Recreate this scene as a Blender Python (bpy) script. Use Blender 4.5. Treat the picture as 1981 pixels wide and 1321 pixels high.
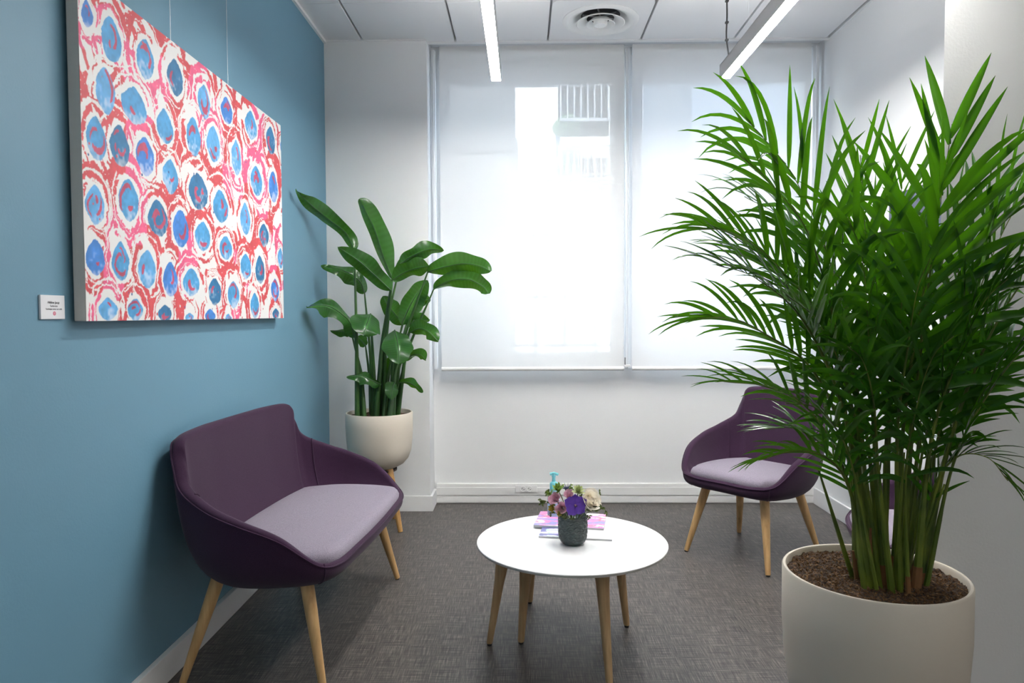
import bpy, bmesh, math, random
import numpy as np
from mathutils import Vector, Matrix, noise as mnoise

for o in list(bpy.data.objects):
    bpy.data.objects.remove(o, do_unlink=True)
scene = bpy.context.scene
COL = scene.collection
rnd = random.Random(7)

# ------------------------------------------------------------------ camera
CX, CY = 990.5, 660.5
F, VX, VY, RO, H = 1371.0, 1013.0, 608.0, 0.004, 1.25


def _axes():
    d = np.array([(VX - CX) / F, -(VY - CY) / F, 1.0]); d /= np.linalg.norm(d)
    x = np.array([d[2], 0, -d[0]]); x /= np.linalg.norm(x)
    z = np.cross(x, d)
    if z[1] < 0:
        z = -z
    c, s = math.cos(RO), math.sin(RO)
    return c * x + s * z, d, c * z - s * x


AX = _axes()
cam = bpy.data.cameras.new('camera')
cam.sensor_width = 36.0
cam.lens = 36.0 * F / 1981.0
cam.clip_start = 0.02
cam_o = bpy.data.objects.new('camera', cam)
COL.objects.link(cam_o)
right = Vector((AX[0][0], AX[1][0], AX[2][0]))
up = Vector((AX[0][1], AX[1][1], AX[2][1]))
fwd = Vector((AX[0][2], AX[1][2], AX[2][2]))
M3 = Matrix((right, up, -fwd)).transposed()
cam_o.matrix_world = Matrix.Translation((0, 0, H)) @ M3.to_4x4()
scene.camera = cam_o


def ray(px, py):
    c = np.array([(px - CX) / F, -(py - CY) / F, 1.0])
    return np.array([c @ AX[0], c @ AX[1], c @ AX[2]])


def aY(px, py, Y):
    w = ray(px, py); w = w / w[1] * Y
    return Vector((w[0], w[1], w[2] + H))


def aX(px, py, X):
    w = ray(px, py); w = w / w[0] * X
    return Vector((w[0], w[1], w[2] + H))


# ------------------------------------------------------------------ light and exposure
LAMP_POWER = 119.0
REAR_POWER = 19.0  # strength of the added fill lamps out of view
UPLIGHT = 27.0  # strength of the strips added on lamp tops to brighten the ceiling
SKY = 12.5
SUN = 22.0
scene.view_settings.view_transform = 'Standard'
scene.view_settings.look = 'None'
scene.view_settings.gamma = 1.0
scene.view_settings.exposure = 0.28
scene.view_settings.use_curve_mapping = False

world = bpy.data.worlds.new('sky')
scene.world = world
world.use_nodes = True
bgn = world.node_tree.nodes['Background']
bgn.inputs[0].default_value = (0.84, 0.92, 1.0, 1)
bgn.inputs[1].default_value = SKY

sun = bpy.data.lights.new('sun', 'SUN')
sun.energy = SUN
sun.angle = 0.02
sun.color = (1.0, 0.95, 0.88)
sun_o = bpy.data.objects.new('sun', sun)
COL.objects.link(sun_o)
sun_o.rotation_euler = (math.radians(48), 0, math.radians(-18))   # shines away from the camera on the houses across the court


# ------------------------------------------------------------------ materials
def srgb(r, g, b):
    f = lambda v: (v / 255.0) / 12.92 if v / 255.0 <= 0.04045 else ((v / 255.0 + 0.055) / 1.055) ** 2.4
    return (f(r), f(g), f(b), 1.0)


def new_mat(name):
    m = bpy.data.materials.new(name)
    m.use_nodes = True
    nt = m.node_tree
    return m, nt, nt.nodes['Principled BSDF']


def N(nt, t, **kw):
    n = nt.nodes.new(t)
    for k, v in kw.items():
        setattr(n, k, v)
    return n


def mat_plain(name, col, rough=0.5, metal=0.0, var=0.06, scale=20.0, bump=0.0, bscale=200.0, spec=0.5, coords='Object'):
    """principled with gentle procedural colour variation and fine relief"""
    m, nt, p = new_mat(name)
    tc = N(nt, 'ShaderNodeTexCoord')
    nz = N(nt, 'ShaderNodeTexNoise'); nz.inputs['Scale'].default_value = scale; nz.inputs['Detail'].default_value = 3
    nt.links.new(tc.outputs[coords], nz.inputs['Vector'])
    mix = N(nt, 'ShaderNodeMix', data_type='RGBA')
    mix.inputs[6].default_value = tuple(c * (1 - var) for c in col[:3]) + (1,)
    mix.inputs[7].default_value = tuple(min(1, c * (1 + var)) for c in col[:3]) + (1,)
    nt.links.new(nz.outputs['Fac'], mix.inputs[0])
    nt.links.new(mix.outputs[2], p.inputs['Base Color'])
    p.inputs['Roughness'].default_value = rough
    p.inputs['Metallic'].default_value = metal
    p.inputs['Specular IOR Level'].default_value = spec
    if bump:
        n2 = N(nt, 'ShaderNodeTexNoise'); n2.inputs['Scale'].default_value = bscale; n2.inputs['Detail'].default_value = 2
        nt.links.new(tc.outputs[coords], n2.inputs['Vector'])
        b = N(nt, 'ShaderNodeBump'); b.inputs['Strength'].default_value = bump; b.inputs['Distance'].default_value = 0.002
        nt.links.new(n2.outputs['Fac'], b.inputs['Height'])
        nt.links.new(b.outputs['Normal'], p.inputs['Normal'])
    return m


def mat_emit(name, col, strength):
    m, nt, p = new_mat(name)
    p.inputs['Base Color'].default_value = (0.9, 0.9, 0.9, 1)
    p.inputs['Emission Color'].default_value = col
    p.inputs['Emission Strength'].default_value = strength
    return m


def mat_wood(name, c1, c2, rough=0.45):
    m, nt, p = new_mat(name)
    tc = N(nt, 'ShaderNodeTexCoord')
    mp = N(nt, 'ShaderNodeMapping'); mp.inputs['Scale'].default_value = (60, 60, 4)
    nz = N(nt, 'ShaderNodeTexNoise'); nz.inputs['Scale'].default_value = 1.0; nz.inputs['Detail'].default_value = 5; nz.inputs['Distortion'].default_value = 0.6
    cr = N(nt, 'ShaderNodeValToRGB')
    cr.color_ramp.elements[0].position = 0.3; cr.color_ramp.elements[0].color = c1
    cr.color_ramp.elements[1].position = 0.7; cr.color_ramp.elements[1].color = c2
    nt.links.new(tc.outputs['Object'], mp.inputs['Vector'])
    nt.links.new(mp.outputs[0], nz.inputs['Vector'])
    nt.links.new(nz.outputs['Fac'], cr.inputs[0])
    nt.links.new(cr.outputs[0], p.inputs['Base Color'])
    p.inputs['Roughness'].default_value = rough
    return m


def mat_fabric(name, c1, c2, scale=700.0, sheen=0.3):
    m, nt, p = new_mat(name)
    tc = N(nt, 'ShaderNodeTexCoord')
    nz = N(nt, 'ShaderNodeTexNoise'); nz.inputs['Scale'].default_value = scale; nz.inputs['Detail'].default_value = 3
    cr = N(nt, 'ShaderNodeValToRGB')
    cr.color_ramp.elements[0].position = 0.32; cr.color_ramp.elements[0].color = c1
    cr.color_ramp.elements[1].position = 0.68; cr.color_ramp.elements[1].color = c2
    nt.links.new(tc.outputs['Object'], nz.inputs['Vector'])
    nt.links.new(nz.outputs['Fac'], cr.inputs[0])
    nt.links.new(cr.outputs[0], p.inputs['Base Color'])
    p.inputs['Roughness'].default_value = 0.95
    p.inputs['Specular IOR Level'].default_value = 0.15
    p.inputs['Sheen Weight'].default_value = sheen
    p.inputs['Sheen Roughness'].default_value = 0.5
    b = N(nt, 'ShaderNodeBump'); b.inputs['Strength'].default_value = 0.25; b.inputs['Distance'].default_value = 0.001
    nt.links.new(nz.outputs['Fac'], b.inputs['Height'])
    nt.links.new(b.outputs['Normal'], p.inputs['Normal'])
    return m


def mat_leaf(name, c_top, c_dark, trans, tfac=0.35, rough=0.35, vein=0.0, scale=6.0):
    """leaf blade: glossy green with light passing through it"""
    m, nt, p = new_mat(name)
    out = nt.nodes['Material Output']
    tc = N(nt, 'ShaderNodeTexCoord')
    nz = N(nt, 'ShaderNodeTexNoise'); nz.inputs['Scale'].default_value = scale; nz.inputs['Detail'].default_value = 2
    nt.links.new(tc.outputs['Object'], nz.inputs['Vector'])
    mix = N(nt, 'ShaderNodeMix', data_type='RGBA')
    mix.inputs[6].default_value = c_dark; mix.inputs[7].default_value = c_top
    mr = N(nt, 'ShaderNodeMapRange'); mr.inputs[1].default_value = 0.3; mr.inputs[2].default_value = 0.7
    nt.links.new(nz.outputs['Fac'], mr.inputs[0])
    nt.links.new(mr.outputs[0], mix.inputs[0])
    colsock = mix.outputs[2]
    if vein:
        at = N(nt, 'ShaderNodeVertexColor', layer_name='vein')
        mv = N(nt, 'ShaderNodeMix', data_type='RGBA')
        mv.inputs[7].default_value = tuple(min(1, c * 2.6 + 0.03) for c in c_top[:3]) + (1,)
        mm = N(nt, 'ShaderNodeMath', operation='MULTIPLY'); mm.inputs[1].default_value = vein
        nt.links.new(at.outputs['Color'], mm.inputs[0])
        nt.links.new(mm.outputs[0], mv.inputs[0])
        nt.links.new(colsock, mv.inputs[6])
        colsock = mv.outputs[2]
    nt.links.new(colsock, p.inputs['Base Color'])
    p.inputs['Roughness'].default_value = rough
    tr = N(nt, 'ShaderNodeBsdfTranslucent'); tr.inputs[0].default_value = trans
    ms = N(nt, 'ShaderNodeMixShader'); ms.inputs[0].default_value = tfac
    nt.links.new(p.outputs[0], ms.inputs[1])
    nt.links.new(tr.outputs[0], ms.inputs[2])
    nt.links.new(ms.outputs[0], out.inputs['Surface'])
    return m


WHITE = srgb(236, 236, 236)
m_wall = mat_plain('white_wall_paint', (0.80, 0.805, 0.81, 1), 0.65, var=0.012, scale=3, bump=0.15, bscale=160)
m_block = mat_plain('rough_white_paint', (0.74, 0.74, 0.735, 1), 0.6, var=0.015, scale=4, bump=0.35, bscale=110)
m_blue = mat_plain('blue_wall_paint', srgb(103, 145, 166), 0.55, var=0.03, scale=2.2, bump=0.2, bscale=140)
m_rearwall = mat_plain('added_rear_wall_grey', (0.42, 0.41, 0.40, 1), 0.7, var=0.03, scale=2)  # for the added unseen rear walls, grey to lower bounced light
m_ceil = mat_plain('ceiling_panel_white', (0.80, 0.80, 0.81, 1), 0.6, var=0.01, scale=5)
m_slab = mat_plain('ceiling_groove_grey', (0.60, 0.60, 0.61, 1), 0.7, var=0.02)
m_trim = mat_plain('white_trim_paint', (0.82, 0.82, 0.82, 1), 0.4, var=0.01)
m_pvc = mat_plain('white_plastic', (0.84, 0.84, 0.83, 1), 0.35, var=0.01)
m_dark = mat_plain('black_plastic', (0.012, 0.012, 0.013, 1), 0.5, var=0.1)
m_grey = mat_plain('grey_metal', (0.30, 0.30, 0.31, 1), 0.4, metal=0.6, var=0.04)
m_alu = mat_plain('brushed_aluminium', (0.46, 0.455, 0.45, 1), 0.45, metal=0.35, var=0.03, scale=40)
m_frame = mat_plain('white_window_frame', (0.82, 0.84, 0.86, 1), 0.3, var=0.01)
m_beech = mat_wood('beech_wood', srgb(190, 150, 98), srgb(217, 178, 125))
m_oak = mat_wood('pale_oak_wood', srgb(176, 142, 100), srgb(206, 173, 130))
m_pine = mat_wood('oiled_pine_wood', srgb(163, 118, 66), srgb(201, 158, 100))
m_plum = mat_fabric('plum_wool_fabric', srgb(47, 29, 49), srgb(66, 43, 66), sheen=0.12)
m_lilac = mat_fabric('lilac_wool_fabric', srgb(114, 107, 120), srgb(156, 146, 160), scale=520, sheen=0.15)
m_top = mat_plain('white_laminate', (0.83, 0.83, 0.83, 1), 0.28, var=0.008)
m_edge = mat_plain('grey_table_edge', (0.55, 0.54, 0.51, 1), 0.5, var=0.03)
m_pot = mat_plain('pale_ceramic', srgb(210, 200, 185), 0.55, var=0.03, scale=7, bump=0.1, bscale=90)
m_canvas = mat_plain('canvas_cloth', srgb(214, 210, 203), 0.85, var=0.04, scale=60, bump=0.3, bscale=700)
m_card = mat_plain('white_card', (0.83, 0.83, 0.85, 1), 0.5, var=0.01)
m_ink = mat_plain('grey_ink', (0.16, 0.16, 0.18, 1), 0.7, var=0.05)
m_ink2 = mat_plain('dark_ink', (0.05, 0.05, 0.06, 1), 0.7, var=0.05)
m_pinkink = mat_plain('pink_ink', srgb(226, 90, 128), 0.7, var=0.05)
m_screen = mat_plain('dark_screen_glass', srgb(70, 76, 92), 0.12, var=0.04)
m_wire = mat_plain('steel_wire', (0.55, 0.57, 0.58, 1), 0.35, metal=0.7, var=0.03)
m_strelitzia = mat_leaf('broad_leaf_green', srgb(50, 98, 44), srgb(20, 54, 27), srgb(96, 160, 24), 0.28, 0.22, vein=0.6)
m_petiole = mat_leaf('petiole_green', srgb(62, 104, 44), srgb(34, 68, 30), srgb(70, 120, 30), 0.1, 0.4)
m_palm = mat_leaf('palm_leaf_green', srgb(54, 106, 32), srgb(13, 44, 14), srgb(82, 146, 12), 0.30, 0.2, scale=5)
m_cane = mat_leaf('palm_stem_green', srgb(118, 132, 44), srgb(62, 84, 28), srgb(100, 130, 30), 0.10, 0.4, scale=12)
m_husk = mat_plain('dry_brown_husk', srgb(122, 84, 50), 0.8, var=0.3, scale=40)


def mat_soil():
    m, nt, p = new_mat('potting_soil')
    tc = N(nt, 'ShaderNodeTexCoord')
    nz = N(nt, 'ShaderNodeTexNoise'); nz.inputs['Scale'].default_value = 120; nz.inputs['Detail'].default_value = 6
    cr = N(nt, 'ShaderNodeValToRGB')
    e = cr.color_ramp.elements
    e[0].position = 0.35; e[0].color = srgb(30, 20, 13)
    e[1].position = 0.75; e[1].color = srgb(150, 112, 66)
    k = cr.color_ramp.elements.new(0.55); k.color = srgb(72, 50, 31)
    nt.links.new(tc.outputs['Object'], nz.inputs['Vector'])
    nt.links.new(nz.outputs['Fac'], cr.inputs[0])
    nt.links.new(cr.outputs[0], p.inputs['Base Color'])
    p.inputs['Roughness'].default_value = 0.95
    b = N(nt, 'ShaderNodeBump'); b.inputs['Strength'].default_value = 0.9; b.inputs['Distance'].default_value = 0.006
    nt.links.new(nz.outputs['Fac'], b.inputs['Height'])
    nt.links.new(b.outputs['Normal'], p.inputs['Normal'])
    return m


m_soil = mat_soil()


def mat_floor():
    m, nt, p = new_mat('woven_vinyl_floor')
    tc = N(nt, 'ShaderNodeTexCoord')
    outs = []
    for sc in ((9, 330, 1), (300, 11, 1)):
        mp = N(nt, 'ShaderNodeMapping'); mp.inputs['Scale'].default_value = sc
        nz = N(nt, 'ShaderNodeTexNoise'); nz.inputs['Scale'].default_value = 1; nz.inputs['Detail'].default_value = 4; nz.inputs['Roughness'].default_value = 0.65
        nt.links.new(tc.outputs['Object'], mp.inputs['Vector'])
        nt.links.new(mp.outputs[0], nz.inputs['Vector'])
        outs.append(nz)
    add = N(nt, 'ShaderNodeMath', operation='ADD')
    nt.links.new(outs[0].outputs['Fac'], add.inputs[0]); nt.links.new(outs[1].outputs['Fac'], add.inputs[1])
    mul = N(nt, 'ShaderNodeMath', operation='MULTIPLY'); mul.inputs[1].default_value = 0.5
    nt.links.new(add.outputs[0], mul.inputs[0])
    cr = N(nt, 'ShaderNodeValToRGB')
    e = cr.color_ramp.elements
    e[0].position = 0.38; e[0].color = srgb(40, 38, 38)
    e[1].position = 0.63; e[1].color = srgb(134, 125, 117)
    k = e.new(0.5); k.color = srgb(71, 67, 65)
    nt.links.new(mul.outputs[0], cr.inputs[0])
    nt.links.new(cr.outputs[0], p.inputs['Base Color'])
    p.inputs['Roughness'].default_value = 0.42
    p.inputs['Specular IOR Level'].default_value = 0.45
    b = N(nt, 'ShaderNodeBump'); b.inputs['Strength'].default_value = 0.25; b.inputs['Distance'].default_value = 0.001
    nt.links.new(mul.outputs[0], b.inputs['Height'])
    nt.links.new(b.outputs['Normal'], p.inputs['Normal'])
    return m


m_floor = mat_floor()


def mat_blind():
    """woven roller-blind screen: diffuse, translucent and slightly open weave"""
    m, nt, p = new_mat('white_screen_fabric')
    out = nt.nodes['Material Output']
    p.inputs['Base Color'].default_value = (0.80, 0.80, 0.795, 1)
    p.inputs['Roughness'].default_value = 0.8
    p.inputs['Specular IOR Level'].default_value = 0.1
    tr = N(nt, 'ShaderNodeBsdfTranslucent'); tr.inputs[0].default_value = (0.92, 0.93, 0.94, 1)
    tp = N(nt, 'ShaderNodeBsdfTransparent'); tp.inputs[0].default_value = (1, 1, 1, 1)
    a = N(nt, 'ShaderNodeMixShader'); a.inputs[0].default_value = 0.18
    b = N(nt, 'ShaderNodeMixShader'); b.inputs[0].default_value = 0.09
    nt.links.new(p.outputs[0], a.inputs[1]); nt.links.new(tr.outputs[0], a.inputs[2])
    nt.links.new(a.outputs[0], b.inputs[1]); nt.links.new(tp.outputs[0], b.inputs[2])
    nt.links.new(b.outputs[0], out.inputs['Surface'])
    tc = N(nt, 'ShaderNodeTexCoord')
    wv = N(nt, 'ShaderNodeTexNoise'); wv.inputs['Scale'].default_value = 900
    nt.links.new(tc.outputs['Object'], wv.inputs['Vector'])
    bp = N(nt, 'ShaderNodeBump'); bp.inputs['Strength'].default_value = 0.08; bp.inputs['Distance'].default_value = 0.001
    nt.links.new(wv.outputs['Fac'], bp.inputs['Height'])
    nt.links.new(bp.outputs['Normal'], p.inputs['Normal'])
    return m


m_blind = mat_blind()


def mat_glass(name='clear_window_glass', tint=(0.93, 0.97, 1.0, 1), refl=0.06):
    m, nt, p = new_mat(name)
    out = nt.nodes['Material Output']
    tp = N(nt, 'ShaderNodeBsdfTransparent'); tp.inputs[0].default_value = tint
    gl = N(nt, 'ShaderNodeBsdfGlossy'); gl.inputs['Roughness'].default_value = 0.02
    ms = N(nt, 'ShaderNodeMixShader'); ms.inputs[0].default_value = refl
    nt.links.new(tp.outputs[0], ms.inputs[1]); nt.links.new(gl.outputs[0], ms.inputs[2])
    nt.links.new(ms.outputs[0], out.inputs['Surface'])
    return m


m_glass = mat_glass()
m_lamp = mat_emit('lit_lamp_diffuser', (1.0, 0.985, 0.955, 1), LAMP_POWER)
m_rearfill = mat_emit('added_rear_lamp_diffuser', (1.0, 0.985, 0.955, 1), REAR_POWER)
m_added_uplight = mat_emit('added_uplight_glow', (1.0, 0.985, 0.955, 1), UPLIGHT)


def mat_vcol(name, rough=0.6, bump=0.15):
    m, nt, p = new_mat(name)
    at = N(nt, 'ShaderNodeVertexColor', layer_name='paint')
    nt.links.new(at.outputs['Color'], p.inputs['Base Color'])
    p.inputs['Roughness'].default_value = rough
    if bump:
        tc = N(nt, 'ShaderNodeTexCoord')
        nz = N(nt, 'ShaderNodeTexNoise'); nz.inputs['Scale'].default_value = 600
        nt.links.new(tc.outputs['Object'], nz.inputs['Vector'])
        b = N(nt, 'ShaderNodeBump'); b.inputs['Strength'].default_value = bump; b.inputs['Distance'].default_value = 0.0008
        nt.links.new(nz.outputs['Fac'], b.inputs['Height'])
        nt.links.new(b.outputs['Normal'], p.inputs['Normal'])
    return m


m_paint = mat_vcol('acrylic_painting')
m_print = mat_vcol('printed_cover', 0.3, 0)


# ------------------------------------------------------------------ mesh helpers
class MB:
    def __init__(self):
        self.v = []; self.f = []; self.mi = []; self.cur = 0

    def add(self, vs, fs):
        o = len(self.v)
        self.v.extend(tuple(p) for p in vs)
        for f in fs:
            self.f.append(tuple(i + o for i in f)); self.mi.append(self.cur)

    def box(self, lo, hi):
        x0, y0, z0 = lo; x1, y1, z1 = hi
        vs = [(x0, y0, z0), (x1, y0, z0), (x1, y1, z0), (x0, y1, z0), (x0, y0, z1), (x1, y0, z1), (x1, y1, z1), (x0, y1, z1)]
        self.add(vs, [(0, 3, 2, 1), (4, 5, 6, 7), (0, 1, 5, 4), (1, 2, 6, 5), (2, 3, 7, 6), (3, 0, 4, 7)])
        return self

    def tube(self, pts, rad, n=10, caps=True):
        pts = [Vector(p) for p in pts]
        if not isinstance(rad, (list, tuple)):
            rad = [rad] * len(pts)
        vs = []; fs = []
        ref = None
        for i, p in enumerate(pts):
            t = (pts[min(i + 1, len(pts) - 1)] - pts[max(i - 1, 0)])
            if t.length < 1e-9:
                t = Vector((0, 0, 1))
            t.normalize()
            if ref is None:
                ref = Vector((1, 0, 0)) if abs(t.x) < 0.8 else Vector((0, 1, 0))
            a = ref - t * ref.dot(t)
            if a.length < 1e-6:
                a = t.orthogonal()
            a.normalize(); b = t.cross(a); ref = a
            for k in range(n):
                q = 2 * math.pi * k / n
                vs.append(p + (a * math.cos(q) + b * math.sin(q)) * rad[i])
        for i in range(len(pts) - 1):
            for k in range(n):
                k2 = (k + 1) % n
                fs.append((i * n + k, i * n + k2, (i + 1) * n + k2, (i + 1) * n + k))
        if caps:
            fs.append(tuple(range(n - 1, -1, -1)))
            fs.append(tuple(range((len(pts) - 1) * n, len(pts) * n)))
        self.add(vs, fs)
        return self

    def lathe(self, prof, n=48, c=(0, 0, 0), closed=False):
        """prof: list of (r, z)"""
        vs = []; fs = []; idx = []
        for r, z in prof:
            if r < 1e-6:
                idx.append([len(vs)] * n); vs.append((c[0], c[1], c[2] + z))
            else:
                base = len(vs); idx.append([base + k for k in range(n)])
                for k in range(n):
                    q = 2 * math.pi * k / n
                    vs.append((c[0] + r * math.cos(q), c[1] + r * math.sin(q), c[2] + z))
        m = len(prof)
        for i in range(m if closed else m - 1):
            A = idx[i]; B = idx[(i + 1) % m]
            for k in range(n):
                k2 = (k + 1) % n
                q = []
                for t in (A[k], A[k2], B[k2], B[k]):
                    if t not in q:
                        q.append(t)
                if len(q) >= 3:
                    fs.append(tuple(q))
        self.add(vs, fs)
        return self

    def grid(self, rows, close_u=False, close_v=False):
        """rows: list of equally long lists of points"""
        nu = len(rows); nv = len(rows[0])
        vs = [p for r in rows for p in r]; fs = []
        for i in range(nu if close_u else nu - 1):
            for j in range(nv if close_v else nv - 1):
                i2 = (i + 1) % nu; j2 = (j + 1) % nv
                fs.append((i * nv + j, i * nv + j2, i2 * nv + j2, i2 * nv + j))
        self.add(vs, fs)
        return self

    def mesh(self, name, mats, smooth=True):
        me = bpy.data.meshes.new(name)
        me.from_pydata(self.v, [], self.f)
        if not isinstance(mats, (list, tuple)):
            mats = [mats]
        for m in mats:
            me.materials.append(m)
        if len(mats) > 1:
            me.polygons.foreach_set('material_index', self.mi)
        if smooth:
            me.polygons.foreach_set('use_smooth', [True] * len(me.polygons))
        me.update()
        return me

    def build(self, name, mats, parent=None, smooth=True, bevel=0.0, autos=True, fixn=True):
        me = self.mesh(name, mats, smooth)
        if fixn or bevel:
            bm = bmesh.new(); bm.from_mesh(me)
            if fixn:
                bmesh.ops.recalc_face_normals(bm, faces=bm.faces)
            if bevel:
                es = [e for e in bm.edges if len(e.link_faces) == 2 and e.calc_face_angle(0) > 0.6]
                bmesh.ops.bevel(bm, geom=es, offset=bevel, segments=2, profile=0.6, affect='EDGES')
            bm.to_mesh(me); bm.free()
        if smooth and autos:
            me.set_sharp_from_angle(angle=math.radians(40))
        return link(name, me, parent)


def link(name, me, parent=None):
    o = bpy.data.objects.new(name, me)
    COL.objects.link(o)
    if parent is not None:
        o.parent = parent
    return o


def tag(o, label=None, cat=None, group=None, kind=None):
    if label: o['label'] = label
    if cat: o['category'] = cat
    if group: o['group'] = group
    if kind: o['kind'] = kind
    return o


def thing(name, label, cat, loc=(0, 0, 0), rz=0.0, group=None, kind=None):
    o = bpy.data.objects.new(name, None)
    COL.objects.link(o)
    o.empty_display_size = 0.1
    o.location = loc; o.rotation_euler = (0, 0, rz)
    return tag(o, label, cat, group, kind)


def copy_tree(o, parent=None):
    c = o.copy(); COL.objects.link(c); c.parent = parent
    for ch in list(o.children):
        copy_tree(ch, c)
    return c


def catmull(pts, n, closed=False):
    """evenly sample a Catmull-Rom spline"""
    P = [np.array(p, float) for p in pts]
    m = len(P); out = []
    segs = m if closed else m - 1
    for i in range(segs):
        if closed:
            p0, p1, p2, p3 = P[(i - 1) % m], P[i], P[(i + 1) % m], P[(i + 2) % m]
        else:
            p1, p2 = P[i], P[i + 1]
            p0 = P[i - 1] if i > 0 else 2 * p1 - p2
            p3 = P[i + 2] if i + 2 < m else 2 * p2 - p1
        for k in range(n):
            t = k / n
            out.append(0.5 * ((2 * p1) + (-p0 + p2) * t + (2 * p0 - 5 * p1 + 4 * p2 - p3) * t * t + (-p0 + 3 * p1 - 3 * p2 + p3) * t ** 3))
    if not closed:
        out.append(P[-1])
    return out


def struct(name, mb, mat, label=None, cat=None, parent=None, bevel=0.0, smooth=False):
    o = mb.build(name, mat, parent, smooth=smooth, bevel=bevel)
    if parent is None:
        tag(o, label, cat, kind='structure')
    return o


# ------------------------------------------------------------------ the room
XL, XR = -1.24, 1.915          # left blue wall, right wall
YP, YW = 4.47, 4.68            # pilaster front, window wall
XP = -0.598                    # pilaster edge
ZC = 2.96
YB, XBK = 2.2, 1.277           # white wall block on the right
YREAR, XFAR = -3.0, 3.6

struct('floor', MB().box((XL - 0.2, YREAR - 0.2, -0.1), (XFAR + 0.2, YW + 0.35, 0)), m_floor,
       'dark grey-brown woven vinyl floor with fine crossed streaks', 'floor')
struct('wall_left', MB().box((XL - 0.2, YREAR - 0.2, 0), (XL, YW + 0.35, ZC + 0.35)), m_blue,
       'smooth muted blue wall carrying the large painting', 'wall')
struct('wall_pilaster', MB().box((XL, YP, 0), (XP, YW + 0.35, ZC + 0.35)), m_wall,
       'white pilaster between the blue wall and the windows', 'wall')
struct('wall_right', MB().box((XR, YB + 0.12, 0), (XR + 0.2, YW + 0.35, ZC + 0.35)), m_wall,
       'white side wall behind the armchairs with the screen on it', 'wall')
fx1 = XBK * (YB + 0.12) / YB + 0.03     # splayed end of the projecting wall
fw = MB()
fw.add([(XBK, YB, 0), (XFAR + 0.2, YB, 0), (XFAR + 0.2, YB + 0.12, 0), (fx1, YB + 0.12, 0), (XBK, YB, ZC + 0.35), (XFAR + 0.2, YB, ZC + 0.35), (XFAR + 0.2, YB + 0.12, ZC + 0.35), (fx1, YB + 0.12, ZC + 0.35)],
       [(0, 3, 2, 1), (4, 5, 6, 7), (0, 1, 5, 4), (1, 2, 6, 5), (2, 3, 7, 6), (3, 0, 4, 7)])
struct('wall_front_right', fw, m_block,
       'white projecting wall behind the large palm', 'wall')
struct('wall_rear', MB().box((XL - 0.2, YREAR - 0.2, 0), (XFAR + 0.2, YREAR, ZC + 0.35)), m_rearwall, 'unseen grey wall added behind the viewer', 'wall')
struct('wall_far_right', MB().box((XFAR, YREAR, 0), (XFAR + 0.2, YB, ZC + 0.35)), m_rearwall, 'unseen grey side wall added beyond the projecting wall', 'wall')

# window wall with two openings
ZS = 0.955                      # bottom of the openings
ZT = 2.85
o1 = (aY(858, 400, YW).x, aY(1196, 400, YW).x)
o2 = (aY(1232, 400, YW).x, aY(1573, 400, YW).x)
wb = MB()
wb.box((XP - 0.02, YW, 0), (XR, YW + 0.25, ZS))
wb.box((XP - 0.02, YW, ZT), (XR, YW + 0.25, ZC + 0.35))
wb.box((XP - 0.02, YW, ZS), (o1[0], YW + 0.25, ZT))
wb.box((o1[1], YW, ZS), (o2[0], YW + 0.25, ZT))
wb.box((o2[1], YW, ZS), (XR, YW + 0.25, ZT))
struct('wall_back', wb, m_wall, 'white window wall below and around the roller blinds', 'wall')

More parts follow.
